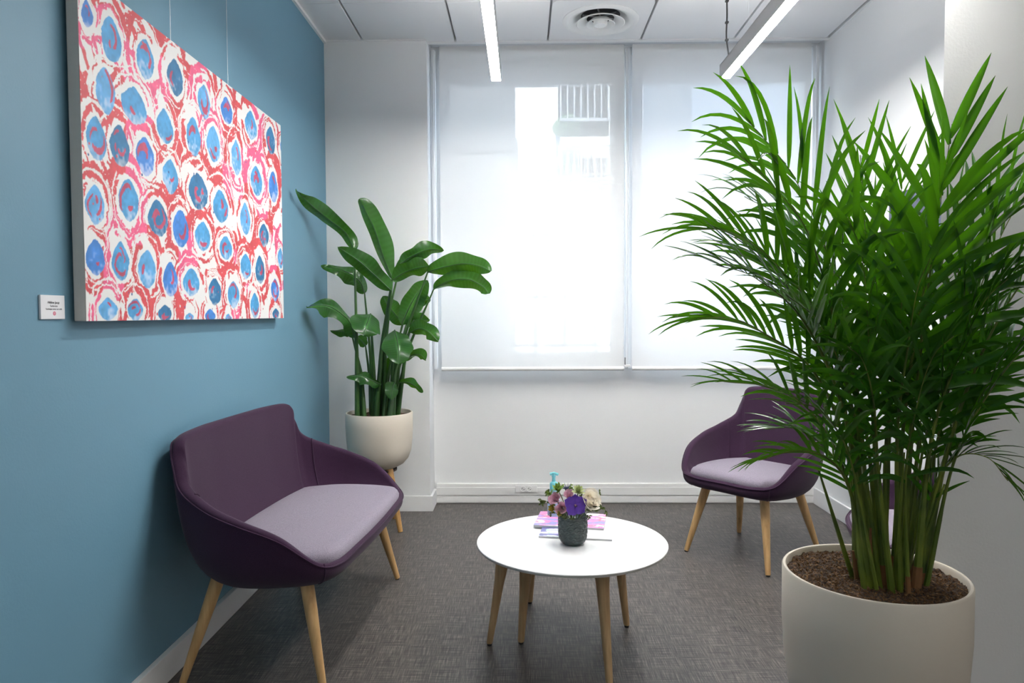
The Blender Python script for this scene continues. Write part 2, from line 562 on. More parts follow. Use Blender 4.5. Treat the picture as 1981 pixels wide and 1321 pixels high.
# ceiling of square panels below a grey slab
ceil = struct('ceiling', MB().box((XL - 0.2, YREAR - 0.2, ZC + 0.03), (XFAR + 0.2, YW + 0.35, ZC + 0.3)), m_slab,
              'white suspended ceiling of square panels with grey grooves', 'ceiling')
T = 0.5785
gx = [XL] + [-0.998 + T * i for i in range(9)]
gy = [4.52 - T * i for i in range(14)] + [YREAR]
pan_cache = {}
for i in range(len(gx) - 1):
    for j in range(len(gy) - 1):
        x0, x1 = gx[i] + (0.0 if i == 0 else 0.0065), gx[i + 1] - 0.0065
        y1, y0 = gy[j] - 0.0015, gy[j + 1] + 0.0015
        if y1 > YB + 0.12:
            if x0 > XR - 0.02:
                continue
            x1 = min(x1, XR)
        x1 = min(x1, XFAR)
        w, d = round(x1 - x0, 4), round(y1 - y0, 4)
        if w < 0.02 or d < 0.02:
            continue
        if x0 < 0.45 < x1 and y0 < 4.2 < y1:      # the panel cut out for the air diffuser
            hm = MB(); ccx, ccy = 0.455 - x0, 4.21 - y0; ring = []
            for zz in (0, 0.026):
                for kk in range(64):
                    an = 2 * math.pi * kk / 64; cxx, sxx = math.cos(an), math.sin(an)
                    tt = min(((w - ccx) if cxx > 0 else ccx) / max(1e-6, abs(cxx)), ((d - ccy) if sxx > 0 else ccy) / max(1e-6, abs(sxx)))
                    ring.append(((ccx + 0.2 * cxx, ccy + 0.2 * sxx, zz), (ccx + tt * cxx, ccy + tt * sxx, zz)))
            vv = [q for r_ in ring for q in r_]; ff = []
            for kk in range(64):
                k2 = (kk + 1) % 64
                ff.append((2 * kk, 2 * kk + 1, 2 * k2 + 1, 2 * k2)); ff.append((128 + 2 * kk, 128 + 2 * k2, 128 + 2 * k2 + 1, 128 + 2 * kk + 1))
                ff.append((2 * kk, 2 * k2, 128 + 2 * k2, 128 + 2 * kk)); ff.append((2 * kk + 1, 128 + 2 * kk + 1, 128 + 2 * k2 + 1, 2 * k2 + 1))
            hm.add(vv, ff)
            hm.build('ceiling_panel', m_ceil, ceil, smooth=False).location = (x0, y0, ZC)
            continue
        if (w, d) not in pan_cache:
            pan_cache[(w, d)] = MB().box((0, 0, 0), (w, d, 0.026)).build('ceiling_panel', m_ceil, smooth=False, bevel=0.0015).data
            tmp = bpy.data.objects[-1] if False else None
            first = [o for o in COL.objects if o.data == pan_cache[(w, d)]][0]
            first.parent = ceil; first.location = (x0, y0, ZC)
            continue
        p = link('ceiling_panel', pan_cache[(w, d)], ceil)
        p.location = (x0, y0, ZC)
# strip between the last panels and the blinds, and edge trims
struct('trim_1', MB().box((XP - 0.002, 4.5, ZC - 0.006), (XR, 4.535, ZC + 0.03)), m_trim, 'white ceiling edge strip above the roller blinds', 'trim')
struct('trim_2', MB().box((XL, YREAR, ZC - 0.018), (XL + 0.016, YP, ZC + 0.03)), m_trim, 'white ceiling edge strip along the blue wall', 'trim')
struct('trim_3', MB().box((XR - 0.014, YB + 0.12, ZC - 0.006), (XR, 4.5, ZC + 0.03)), m_trim, 'white ceiling edge strip along the right wall', 'trim')
struct('trim_4', MB().box((XL, YP - 0.012, ZC - 0.006), (XP, YP, ZC + 0.03)), m_trim, 'white ceiling edge strip above the pilaster', 'trim')

# baseboards
struct('baseboard_left', MB().box((XL, YREAR, 0), (XL + 0.022, YP, 0.098)), m_trim, 'white baseboard along the blue wall', 'baseboard', bevel=0.003)
bp = MB().box((XL + 0.022, YP - 0.016, 0), (XP + 0.016, YP, 0.098)); bp.box((XP, YP, 0), (XP + 0.016, YW - 0.03, 0.098))
struct('baseboard_pilaster', bp, m_trim, 'white baseboard around the foot of the pilaster', 'baseboard', bevel=0.002)
struct('baseboard_right', MB().box((XR - 0.016, YB + 0.12, 0), (XR, YW - 0.03, 0.105)), m_trim, 'white baseboard along the right wall', 'baseboard', bevel=0.003)
struct('baseboard_front_right', MB().box((XBK, YB - 0.014, 0), (XFAR, YB, 0.05)), m_trim, 'white baseboard at the foot of the projecting wall', 'baseboard', bevel=0.002)
tk = struct('baseboard_back', MB().box((XP + 0.016, YW - 0.03, 0), (XR, YW, 0.13)), m_pvc, 'white cable trunking along the foot of the window wall', 'trunking', bevel=0.003)
MB().box((XP + 0.016, YW - 0.036, 0.055), (XR, YW - 0.03, 0.108)).build('trunking_cover', m_pvc, tk, smooth=False, bevel=0.002)
MB().box((XP + 0.016, YW - 0.034, 0.006), (XR, YW - 0.03, 0.045)).build('trunking_cover', m_pvc, tk, smooth=False, bevel=0.0015)


# double socket in the trunking
def disc_y(mb, c, r, y0, y1, n=28):
    mb.lathe([(0, 0), (r, 0), (r, y1 - y0), (0, y1 - y0)], n)
    k = len(mb.v)
    return mb


so = thing('power_socket', 'white double power socket set in the trunking below the windows', 'socket', aY(1018, 945, YW - 0.037))
MB().box((-0.072, -0.006, -0.024), (0.072, 0, 0.024)).build('plate', m_pvc, so, smooth=False, bevel=0.002)
ry = Matrix.Rotation(math.radians(90), 4, 'X')
for sx in (-0.021, 0.021):
    mb = MB().lathe([(0.0, 0.001), (0.0155, 0.001), (0.0165, 0.0045), (0.0185, 0.0045), (0.0185, 0.0), (0.0, 0.0)], 28)
    s = mb.build('socket_outlet', m_pvc, so); s.rotation_euler = (math.radians(90), 0, 0); s.location = (sx, -0.006, 0)
    for hx, hz in ((-0.006, 0.003), (0.006, -0.004)):
        h = MB().lathe([(0, 0), (0.0026, 0), (0.0026, 0.002), (0, 0.002)], 10).build('pin_hole', m_dark, s)
        h.location = (hx, hz, 0.0005)
    h = MB().lathe([(0, 0), (0.002, 0), (0.002, 0.005), (0, 0.005)], 10).build('earth_pin', m_grey, s); h.location = (0.0, 0.007, 0.0005)


# ------------------------------------------------------------------ windows behind the blinds
def window(name, x0, x1, label):
    o = thing(name, label, 'window', (0, 0, 0), kind='structure')
    ya, yb = YW + 0.05, YW + 0.11
    fr = 0.045
    zt0, zt1 = 2.03, 2.14           # transom
    fb = MB()
    fb.box((x0, ya, ZS), (x0 + fr, yb, ZT)); fb.box((x1 - fr, ya, ZS), (x1, yb, ZT))
    fb.box((x0 + fr, ya, ZS), (x1 - fr, yb, ZS + fr)); fb.box((x0 + fr, ya, ZT - 0.09), (x1 - fr, yb, ZT))
    fb.build('window_frame', m_frame, o, smooth=False, bevel=0.004)
    MB().box((x0 + fr, ya, zt0), (x1 - fr, yb, zt1)).build('transom', m_frame, o, smooth=False, bevel=0.004)
    MB().box((x0 + fr, ya + 0.022, zt1), (x1 - fr, ya + 0.028, ZT - 0.09)).build('pane', m_glass, o, smooth=False)
    MB().box((x0 + fr, ya + 0.022, ZS + fr), (x1 - fr, ya + 0.028, zt0)).build('pane', m_glass, o, smooth=False)
    return o


window('window_1', o1[0], o1[1], 'two-pane window behind the left roller blind')
window('window_2', o2[0], o2[1], 'two-pane window behind the right roller blind')


def blind(x0, x1, label, seed):
    YBL = 4.575
    zb = aY(1030, 712, YBL).z
    t = thing('roller_blind', label, 'blind', ((x0 + x1) / 2, YBL, zb), group='roller blinds on the windows')
    w = (x1 - x0) / 2
    h = ZC - 0.002 - zb
    rows = []
    for i in range(13):
        z = h * i / 12
        rows.append([(-w + 2 * w * j / 16, 0.0015 * math.sin(j * 0.9 + seed) * (1 - i / 12), z) for j in range(17)])
    MB().grid(rows).build('fabric', m_blind, t, autos=False)
    rows = [(a, 0, 0) for a in (-w, w)]
    MB().tube([(-w, 0, -0.004), (w, 0, -0.004)], 0.0135, 14).build('hem_bar', m_pvc, t)
    MB().tube([(-w, 0.03, h - 0.03), (w, 0.03, h - 0.03)], 0.024, 16).build('roller', m_pvc, t)
    return t


XB1 = (aY(852, 400, 4.575).x, aY(1207, 400, 4.575).x)
XB2 = (aY(1223, 400, 4.575).x, aY(1567, 400, 4.575).x)
blind(XB1[0], XB1[1], 'white roller blind on the left, beside the pilaster', 0.3)
blind(XB2[0], XB2[1], 'white roller blind on the right, partly behind the palm', 1.7)
# side guide channels and chain retainer
for px, lab in ((841, 'slim white blind guide channel beside the pilaster'), (1215, 'slim white blind guide channel between the two roller blinds'), (1574, 'slim white blind guide channel in the corner by the right wall')):
    c = aY(px, 400, 4.63)
    g = MB()
    w = 0.02 if px != 841 else 0.012
    g.box((c.x - w, 4.615, ZS - 0.06), (c.x + w, 4.645, ZC - 0.01))
    g.box((c.x - 0.003, 4.605, ZS - 0.06), (c.x + 0.003, 4.615, ZC - 0.01))
    tag(g.build('blind_guide', m_frame, smooth=False, bevel=0.002), lab, 'guide rail')
cc = aY(1213, 700, 4.59)
t = thing('chain_retainer', 'small white chain holder at the foot of the middle blind guide', 'bracket', (cc.x, 4.585, cc.z))
MB().box((-0.02, -0.01, -0.03), (0.02, 0.012, -0.018)).build('bracket', m_pvc, t, smooth=False, bevel=0.002)
MB().box((-0.017, -0.006, -0.018), (-0.008, 0.006, 0.03)).build('clip', m_grey, t, smooth=False, bevel=0.002)
MB().tube([(-0.012, -0.004, 0.02), (-0.012, -0.004, ZC - cc.z - 0.05)], 0.0016, 6).build('chain', m_wire, t)

# ------------------------------------------------------------------ outside, seen faintly through the blinds
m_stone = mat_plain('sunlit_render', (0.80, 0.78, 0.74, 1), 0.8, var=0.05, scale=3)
m_shade = mat_plain('shaded_grey_render', (0.10, 0.10, 0.10, 1), 0.9, var=0.05, scale=2)  # grey darkened so the wall's shade sits in its colour
m_bluew = mat_plain('shaded_blue_render', (0.15, 0.185, 0.235, 1), 0.9, var=0.03, scale=1)  # colour lowered to paint this wall as if shaded
m_winx = mat_plain('far_window_glass', (0.16, 0.2, 0.26, 1), 0.1, var=0.05)
m_bush = mat_plain('far_foliage', (0.07, 0.13, 0.06, 1), 0.8, var=0.4, scale=8)

tag(MB().box((-6, YW + 0.36, -4.2), (9, 18, -4.0)).build('courtyard_ground', m_stone, smooth=False), 'pale courtyard paving far below the windows', 'ground', kind='structure')
# near wall on the left with a moulded corner
Yn = 6.0
xe = aY(990, 300, Yn).x
nw = thing('neighbour_wall', 'grey house corner with shade put into its render, close outside the left window', 'building', (xe, Yn, -4))
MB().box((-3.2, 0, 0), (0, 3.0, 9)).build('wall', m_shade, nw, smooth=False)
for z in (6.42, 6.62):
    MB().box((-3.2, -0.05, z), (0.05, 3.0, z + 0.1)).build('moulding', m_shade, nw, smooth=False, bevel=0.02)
# wall on the right
xe2 = aY(1338, 300, 6.4).x
tag(MB().box((xe2, 6.4, -4), (xe2 + 4.5, 9.0, 5)).build('court_wall', m_bluew, smooth=False), 'blue-grey wall outside the right window, shade put into its colour', 'building')
# sunlit house opposite with balconies
Yh = 13.0
hs = thing('apartment_house', 'sunlit white house with railed balconies across the courtyard', 'building', (0, Yh, -4))
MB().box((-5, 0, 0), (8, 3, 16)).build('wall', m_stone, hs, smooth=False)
for (pxa, pxb, py) in ((1085, 1190, 265), (1085, 1190, 345), (1075, 1190, 470)):
    a = aY(pxa, py, Yh - 1.0); b = aY(pxb, py, Yh - 1.0)
    bl = MB().box((a.x, -1.0, a.z + 4 - 0.14), (b.x, 0, a.z + 4)).build('balcony', m_stone, hs, smooth=False)
    rb = MB()
    n = int((b.x - a.x) / 0.11)
    for k in range(n + 1):
        x = a.x + (b.x - a.x) * k / n
        rb.box((x - 0.012, -0.99, a.z + 4), (x + 0.012, -0.965, a.z + 4.95))
    rb.box((a.x, -1.0, a.z + 4.95), (b.x, -0.95, a.z + 5.0))
    rb.build('railing', m_grey, bl, smooth=False)
    xm = (a.x + b.x) / 2
    wn = MB().box((xm - 0.45, -0.03, a.z + 4.05), (xm + 0.45, 0.02, a.z + 6.1)).build('window', m_winx, hs, smooth=False)
for (px, py, r, lab_) in ((1100, 265, 0.22, 'green shrub on the upper balcony across the court'), (1100, 345, 0.22, 'green shrub on the middle balcony across the court'), (1092, 470, 0.22, 'green shrub on the lowest balcony across the court')):
    c = aY(px, py, Yh - 1.0); c.y = Yh - 0.6; c.z += r * 1.16
    bs = MB()
    rows = []
    for i in range(9):
        th = math.pi * i / 8
        rows.append([(c.x + r * math.sin(th) * math.cos(2 * math.pi * j / 14) * (1 + 0.25 * math.sin(5 * j + i)), c.y + r * math.sin(th) * math.sin(2 * math.pi * j / 14), c.z + r * math.cos(th) * (1 + 0.15 * math.cos(3 * j))) for j in range(14)])
    bs.grid(rows, close_v=True)
    tag(bs.build('balcony_shrub', m_bush), lab_, 'shrub')
# fence
fe = thing('court_fence', 'thin metal fence with posts across the courtyard', 'fence', (0, 9.0, -4))
f0, f1 = aY(985, 500, 9.0), aY(1190, 500, 9.0)
zf0, zf1 = aY(1000, 680, 9.0).z + 4, aY(1000, 455, 9.0).z + 4
for px in (990, 1036, 1092, 1150, 1188):
    x = aY(px, 500, 9).x
    MB().box((x - 0.03, -0.03, 0), (x + 0.03, 0.03, zf1 + 0.1)).build('post', m_grey, fe, smooth=False)
for py in (455, 575, 668):
    z = aY(1000, py, 9).z + 4
    MB().box((f0.x, -0.02, z - 0.02), (f1.x, 0.02, z + 0.02)).build('rail', m_grey, fe, smooth=False)


# ------------------------------------------------------------------ lamps
def lamp(xc, y0, label, cord):
    y1 = 3.85
    zb = 2.50
    w, hgt = 0.0275, 0.072
    t = thing('linear_pendant_lamp', label, 'lamp', (xc, (y0 + y1) / 2, zb), group='linear pendant lamps under the ceiling')
    L = (y1 - y0) / 2
    hb = MB()
    # channel profile, open below
    hb.box((-w, -L, 0), (-w + 0.003, L, hgt)); hb.box((w - 0.003, -L, 0), (w, L, hgt)); hb.box((-w, -L, hgt - 0.003), (w, L, hgt))
    hb.box((-w, L - 0.003, 0), (w, L, hgt)); hb.box((-w, -L, 0), (w, -L + 0.003, hgt))
    hb.build('housing', m_alu, t, smooth=False)
    MB().box((-w + 0.003, -L + 0.003, 0.001), (w - 0.003, L - 0.003, 0.004)).build('diffuser', m_lamp, t, smooth=False)
    MB().box((-w + 0.004, -L + 0.1, hgt), (w - 0.004, L - 0.1, hgt + 0.003)).build('added_uplight_strip', m_added_uplight, t, smooth=False)  # glowing strip added to lift the ceiling brightness
    for y in (-L + 0.4, 0, L - 0.4):
        MB().tube([(0, y, hgt), (0, y, ZC - zb)], 0.0009, 6).build('suspension_wire', m_wire, t)
    MB().lathe([(0, 0), (0.012, 0), (0.012, 0.006), (0, 0.006)], 16, (0, L - 0.4, ZC - zb - 0.006)).build('ceiling_cap', m_pvc, t)
    if cord:
        pts = catmull([(0.004, L - 0.07, hgt), (0.0, L - 0.07, hgt + 0.03), (-0.014, L - 0.075, hgt + 0.12), (-0.01, L - 0.07, hgt + 0.24), (-0.016, L - 0.075, ZC - zb)], 8)
        MB().tube(pts, 0.0042, 8).build('power_cord', m_dark, t)
        for z in (0.10, 0.19, 0.3):
            MB().box((-0.02, L - 0.082, hgt + z), (-0.004, L - 0.066, hgt + z + 0.008)).build('cable_tie', m_dark, t, smooth=False)
    return t


lamp(-0.142, 2.35, 'lit linear pendant lamp in the middle of the room, pointing at the left blind', False)
lamp(1.078, 1.78, 'lit linear pendant lamp with black cord, near the right wall', True)
for xc, yc, lab in ((-0.142, -1.4, 'added fill lamp unseen behind the viewer, in line with the middle one'), (1.078, -1.4, 'added fill lamp unseen behind the viewer, in line with the right one'), (2.6, -0.2, 'added unseen fill lamp beyond the projecting wall')):  # extra lamps out of view, added to light the room
    t = thing('added_rear_lamp', lab, 'lamp', (xc, yc, 2.5))
    MB().box((-0.0275, -1.2, 0.004), (0.0275, 1.2, 0.072)).build('housing', m_alu, t, smooth=False)
    MB().box((-0.0245, -1.197, 0.0), (0.0245, 1.197, 0.004)).build('diffuser', m_rearfill, t, smooth=False)
    MB().box((-0.0245, -1.15, 0.072), (0.0245, 1.15, 0.075)).build('added_uplight_strip', m_added_uplight, t, smooth=False)  # same added upward glow as on the visible lamps
    for y in (-0.9, 0.9):
        MB().tube([(0, y, 0.072), (0, y, ZC - 2.5)], 0.0009, 6).build('suspension_wire', m_wire, t)

# air diffuser
ad = thing('air_diffuser', 'round white ceiling air diffuser with concentric rings', 'air vent', (0.455, 4.21, ZC))
MB().lathe([(0.222, 0.0), (0.222, -0.004), (0.196, -0.011), (0.19, -0.011), (0.115, 0.026), (0.113, 0.028), (0.19, -0.006), (0.2, -0.002)], 64).build('outer_cone', m_pvc, ad)
MB().lathe([(0.138, -0.020), (0.141, -0.017), (0.085, 0.012), (0.08, 0.010), (0.128, -0.017)], 56, closed=True).build('ring', m_pvc, ad)
MB().lathe([(0.082, -0.027), (0.085, -0.024), (0.055, 0.004), (0.05, 0.001), (0.075, -0.024)], 48, closed=True).build('ring', m_pvc, ad)
MB().lathe([(0, -0.030), (0.034, -0.030), (0.038, -0.026), (0.04, -0.016), (0.042, 0.0), (0, 0.0)], 40).build('centre_button', m_pvc, ad)
MB().lathe([(0, 0.0275), (0.118, 0.0275), (0.118, 0.0285), (0, 0.0285)], 40).build('duct_shade_disc', m_dark, ad)  # black disc in place of the shade inside the duct
for k in range(3):
    q = k * math.pi / 3 + 0.3
    MB().tube([(-0.11 * math.cos(q), -0.11 * math.sin(q), 0.018), (0.11 * math.cos(q), 0.11 * math.sin(q), 0.018)], 0.005, 6).build('spoke', m_grey, ad)

# ------------------------------------------------------------------ painting
PX = -1.197
PY0, PY1 = 1.922, 3.52
PZ0, PZ1 = 1.237, 2.188


def vnoise(shape, cells, rng):
    """smooth value noise on a grid (numpy)"""
    ny, nx = shape
    cy, cx = cells
    g = rng.random((cy + 2, cx + 2))
    y = np.linspace(0, cy, ny); x = np.linspace(0, cx, nx)
    yi = np.minimum(y.astype(int), cy - 1 + 0); xi = np.minimum(x.astype(int), cx - 1 + 0)
    fy = y - yi; fx = x - xi
    fy = fy * fy * (3 - 2 * fy); fx = fx * fx * (3 - 2 * fx)
    a = g[yi][:, xi]; b = g[yi][:, xi + 1]; c = g[yi + 1][:, xi]; d = g[yi + 1][:, xi + 1]
    fy = fy[:, None]; fx = fx[None, :]
    return (a * (1 - fx) + b * fx) * (1 - fy) + (c * (1 - fx) + d * fx) * fy


OVALS = [(432, 155, 38, 87), (338, 55, 22, 50), (563, 230, 34, 78), (410, 350, 38, 90), (520, 410, 50, 72), (678, 300, 30, 70), (790, 395, 24, 65), (878, 430, 22, 50),
         (373, 535, 40, 85), (465, 565, 38, 80), (640, 492, 32, 65), (562, 605, 34, 75), (750, 530, 28, 72), (827, 560, 26, 68), (972, 487, 22, 55), (1048, 543, 17, 52),
         (915, 610, 18, 68), (1094, 570, 9, 30), (660, 685, 30, 66), (768, 740, 36, 72), (993, 700, 22, 58), (1058, 722, 17, 60), (500, 775, 38, 82), (368, 790, 38, 78),
         (855, 800, 30, 62), (612, 845, 38, 70), (950, 848, 20, 62), (700, 885, 30, 75), (785, 915, 30, 58), (1022, 910, 18, 45), (876, 960, 24, 48), (370, 995, 36, 72),
         (467, 1010, 34, 75), (570, 1040, 34, 75), (952, 1030, 20, 50), (1007, 1045, 18, 55), (1086, 1000, 10, 40), (660, 1082, 28, 68), (742, 1092, 32, 55), (832, 1128, 24, 55),
         (905, 1138, 22, 52), (1065, 1122, 15, 45), (987, 1182, 17, 48), (420, 1195, 36, 45), (525, 1200, 32, 45), (640, 1215, 26, 34), (735, 1228, 16, 18), (815, 1222, 20, 25),
         (885, 1228, 12, 14), (1068, 1215, 12, 22)]


def painting_colours(ny, nz):
    rng = np.random.default_rng(11)
    Y, Z = np.meshgrid(np.linspace(PY0, PY1, ny), np.linspace(PZ0, PZ1, nz))
    shp = Y.shape
    wy = (vnoise(shp, (30, 50), rng) - 0.5) * 0.016 + (vnoise(shp, (110, 180), rng) - 0.5) * 0.006
    wz = (vnoise(shp, (30, 50), rng) - 0.5) * 0.016 + (vnoise(shp, (110, 180), rng) - 0.5) * 0.006
    edge = (vnoise(shp, (220, 370), rng) - 0.5)
    dry = vnoise(shp, (150, 90), rng) * 0.6 + vnoise(shp, (220, 370), rng) * 0.4
    wash = vnoise(shp, (26, 40), rng) * 0.55 + vnoise(shp, (90, 150), rng) * 0.45
    pinkf = vnoise(shp, (7, 11), rng)
    YY, ZZ = Y + wy, Z + wz
    white = np.array([0.80, 0.79, 0.77])
    red = np.array(srgb(205, 74, 80)[:3]); pink = np.array(srgb(238, 100, 152)[:3])
    col = np.ones(shp + (3,)) * white
    cs = []
    k = 0.49961
    for (x, y, w, h) in OVALS:
        c = aX(x * k, y * k, PX)
        a = aX((x - w) * k, y * k, PX); b = aX((x + w) * k, y * k, PX)
        cs.append((c.y, c.z, abs(b.y - a.y) / 2, h * k / F * c.y))
    rc = np.where((pinkf > 0.66)[..., None], red * 0.35 + pink * 0.65, red) * (0.84 + 0.34 * wash)[..., None]

    def win(cy, cz, ry, rz):
        j0 = max(0, int((cy - ry - PY0) / (PY1 - PY0) * ny)); j1 = min(ny, int((cy + ry - PY0) / (PY1 - PY0) * ny) + 1)
        i0 = max(0, int((cz - rz - PZ0) / (PZ1 - PZ0) * nz)); i1 = min(nz, int((cz + rz - PZ0) / (PZ1 - PZ0) * nz) + 1)
        return slice(i0, max(i0, i1)), slice(j0, max(j0, j1))

    def blend(S, m, c):
        col[S] = np.where(m[..., None], c, col[S])

    # broad brick-red brush marks lying between the flowers
    for q in range(190):
        y0, z0 = rng.uniform(PY0, PY1), rng.uniform(PZ0, PZ1)
        a0 = rng.normal(1.6, 0.7); L = rng.uniform(0.06, 0.17); curv = rng.uniform(-10, 10); wd = rng.uniform(0.006, 0.019)
        S = win(y0, z0, L + 0.03, L + 0.03)
        if YY[S].size == 0:
            continue
        m = np.zeros(YY[S].shape, bool)
        for t in np.linspace(0, L, 22):
            yy = y0 + t * math.cos(a0 + curv * t); zz = z0 + t * math.sin(a0 + curv * t)
            m |= np.hypot(YY[S] - yy, ZZ[S] - zz) < wd * (0.45 + 0.55 * math.sin(math.pi * (0.12 + 0.8 * t / L)))
        m &= (dry[S] > 0.20)
        blend(S, m, rc[S])
    # arcs that curl round each flower, red strokes and scraped white ones
    for i, (cy, cz, ay, az) in enumerate(cs):
        sy, sz = max(ay, 0.032), max(az, 0.045)
        S = win(cy, cz, sy * 2.9, sz * 2.6)
        if YY[S].size == 0:
            continue
        u, v = (YY[S] - cy) / sy, (ZZ[S] - cz) / sz
        e = np.hypot(u, v) + edge[S] * 0.07; th = np.arctan2(v, u)
        nst = rng.integers(4, 7)
        for q in range(nst):
            e0 = rng.uniform(1.35, 2.1); a0 = rng.uniform(0, 6.283); sw = rng.uniform(0.9, 2.8); w0 = rng.uniform(0.10, 0.32)
            d = (th - a0 + np.pi) % (2 * np.pi) - np.pi
            t = np.abs(d) / (sw / 2)
            m = (np.abs(e - e0 - 0.10 * d) < w0 * np.sqrt(np.clip(1 - t ** 2, 0, 1))) & (t < 1) & (dry[S] > 0.15)
            blend(S, m, rc[S])
        for q in range(3):
            e0 = rng.uniform(1.3, 1.9); a0 = rng.uniform(0, 6.283); sw = rng.uniform(1.5, 4.5); w0 = rng.uniform(0.03, 0.09)
            d = (th - a0 + np.pi) % (2 * np.pi) - np.pi
            m = (np.abs(e - e0 - 0.09 * d) < w0) & (np.abs(d) < sw / 2) & (dry[S] > 0.2)
            blend(S, m, white)
        m = (e < 1.20)
        blend(S, m, white)
        e0 = 1.36; a0 = rng.uniform(0, 6.283)
        d = (th - a0 + np.pi) % (2 * np.pi) - np.pi
        m = (np.abs(e - e0 - 0.05 * d) < 0.06) & (np.abs(d) < 1.6) & (dry[S] > 0.3)
        blend(S, m, rc[S])
    # blue ovals with a pointed crown, red curls painted over them
    blues = [srgb(72, 152, 204)[:3], srgb(60, 128, 205)[:3], srgb(40, 112, 158)[:3], srgb(92, 164, 216)[:3]]
    for i, (cy, cz, ay, az) in enumerate(cs):
        S = win(cy, cz, ay * 1.5 + 0.02, az * 1.5 + 0.02)
        if YY[S].size == 0:
            continue
        Y2, Z2 = Y[S] + 0.45 * wy[S], Z[S] + 0.45 * wz[S]
        v = (Z2 - cz) / az
        ev = edge[S] * 0.045
        wf = 1 - 0.42 * np.clip((v - 0.1) / 0.9, 0, 1) ** 1.4 - 0.25 * np.clip((-v - 0.3) / 0.8, 0, 1) ** 2
        u = (Y2 - cy) / (ay * wf)
        e = np.hypot(u, v) + ev; th = np.arctan2(v, u)
        bcol = np.array(blues[[0, 1, 0, 3, 0, 2, 3, 1, 0, 2][i % 10]])
        wv = (0.70 + 0.6 * wash[S])[..., None]
        thin = np.clip((-0.35 - v) * 0.5 + (wash[S] - 0.55) * 1.4, 0, 0.5)[..., None]
        c = bcol * wv * (1 - thin) + white * thin
        rr = red * 0.72 + np.array([0.03, 0.015, 0.07])
        for q in range(rng.integers(1, 4)):
            e0 = rng.uniform(0.25, 0.75); a0 = rng.uniform(0, 6.283); sw = rng.uniform(0.8, 3.2); w0 = rng.uniform(0.08, 0.17)
            d = (th - a0 + np.pi) % (2 * np.pi) - np.pi
            t = np.abs(d) / (sw / 2)
            m = (np.abs(e - e0 - 0.12 * d) < w0 * np.sqrt(np.clip(1 - t ** 2, 0, 1))) & (t < 1)
            c = np.where(m[..., None], rr * wv, c)
        blend(S, e < 1.0, c)
    for q in range(90):
        y0, z0 = rng.uniform(PY0, PY1), rng.uniform(PZ0, PZ1); r = rng.uniform(0.0015, 0.005)
        S = win(y0, z0, 0.01, 0.01)
        blend(S, np.hypot(Y[S] - y0, Z[S] - z0) < r, red if q % 3 else np.array(srgb(50, 80, 140)[:3]))
    return np.clip(col, 0, 1)


pt = thing('painting', 'large canvas painting of blue ovals in red and white swirls', 'painting', (PX, (PY0 + PY1) / 2, PZ0))
cy = (PY0 + PY1) / 2
MB().box((-0.034, PY0 - cy, 0), (-0.0006, PY1 - cy, PZ1 - PZ0)).build('canvas_body', m_canvas, pt, smooth=False, bevel=0.003)
ny, nz = 760, 450
ys = np.linspace(PY0 - cy, PY1 - cy, ny); zs = np.linspace(0, PZ1 - PZ0, nz)
GY, GZ = np.meshgrid(ys, zs)
vco = np.stack([np.zeros_like(GY), GY, GZ], -1).reshape(-1, 3)
idx = np.arange(ny * nz).reshape(nz, ny)
quads = np.stack([idx[:-1, :-1], idx[:-1, 1:], idx[1:, 1:], idx[1:, :-1]], -1).reshape(-1, 4)


def fast_mesh(name, vco, quads, mat):
    me = bpy.data.meshes.new(name)
    me.vertices.add(len(vco)); me.vertices.foreach_set('co', vco.astype(np.float32).ravel())
    me.loops.add(quads.size); me.loops.foreach_set('vertex_index', quads.astype(np.int32).ravel())
    me.polygons.add(len(quads)); me.polygons.foreach_set('loop_start', np.arange(0, quads.size, 4, dtype=np.int32))
    me.materials.append(mat)
    me.update(calc_edges=True); me.validate()
    return me


def set_cols(me, name, rgb):
    a = me.color_attributes.new(name, 'FLOAT_COLOR', 'POINT')
    rgba = np.ones((len(rgb), 4), np.float32); rgba[:, :3] = rgb
    a.data.foreach_set('color', rgba.ravel())


me = fast_mesh('painted_surface', vco, quads, m_paint)
pc = painting_colours(ny * 2, nz * 2).reshape(nz, 2, ny, 2, 3).mean((1, 3))
set_cols(me, 'paint', pc.reshape(-1, 3))
link('painted_surface', me, pt)
for px, py, lab in ((330, 80, 'thin steel hanging wire above the painting, the nearer one'), (441, 165, 'thin steel hanging wire above the painting, nearer the corner')):
    a = aX(px, py, -1.228)
    tag(MB().tube([(-1.228, a.y, PZ1 - 0.02), (-1.228, a.y, ZC - 0.02)], 0.0011, 6).build('hanging_wire', m_wire), lab, 'wire')

# caption card
la, lb = aX(75, 570, -1.238), aX(123, 617, -1.238)
lc = ((la.y + lb.y) / 2, (la.z + lb.z) / 2)
lw, lh = abs(lb.y - la.y) / 2, abs(la.z - lb.z) / 2
lab = thing('caption_card', 'small white caption card with grey lettering left of the painting', 'card', (-1.24, lc[0], lc[1]))
MB().box((0.001, -lw, -lh), (0.006, lw, lh)).build('card', m_card, lab, smooth=False, bevel=0.0006)


def text(body, size, loc, mat, parent, name='lettering', bold=0.0):
    cu = bpy.data.curves.new(name, 'FONT'); cu.body = body; cu.size = size; cu.align_x = 'CENTER'; cu.align_y = 'CENTER'
    cu.extrude = 0.00012; cu.offset = bold
    o = bpy.data.objects.new(name, cu); COL.objects.link(o)
    dg = bpy.context.evaluated_depsgraph_get()
    me = bpy.data.meshes.new_from_object(o.evaluated_get(dg))
    bpy.data.objects.remove(o, do_unlink=True)
    me.materials.clear(); me.materials.append(mat)
    o = link(name, me, parent)
    o.rotation_euler = (math.radians(90), 0, math.radians(90)); o.location = loc
    return o


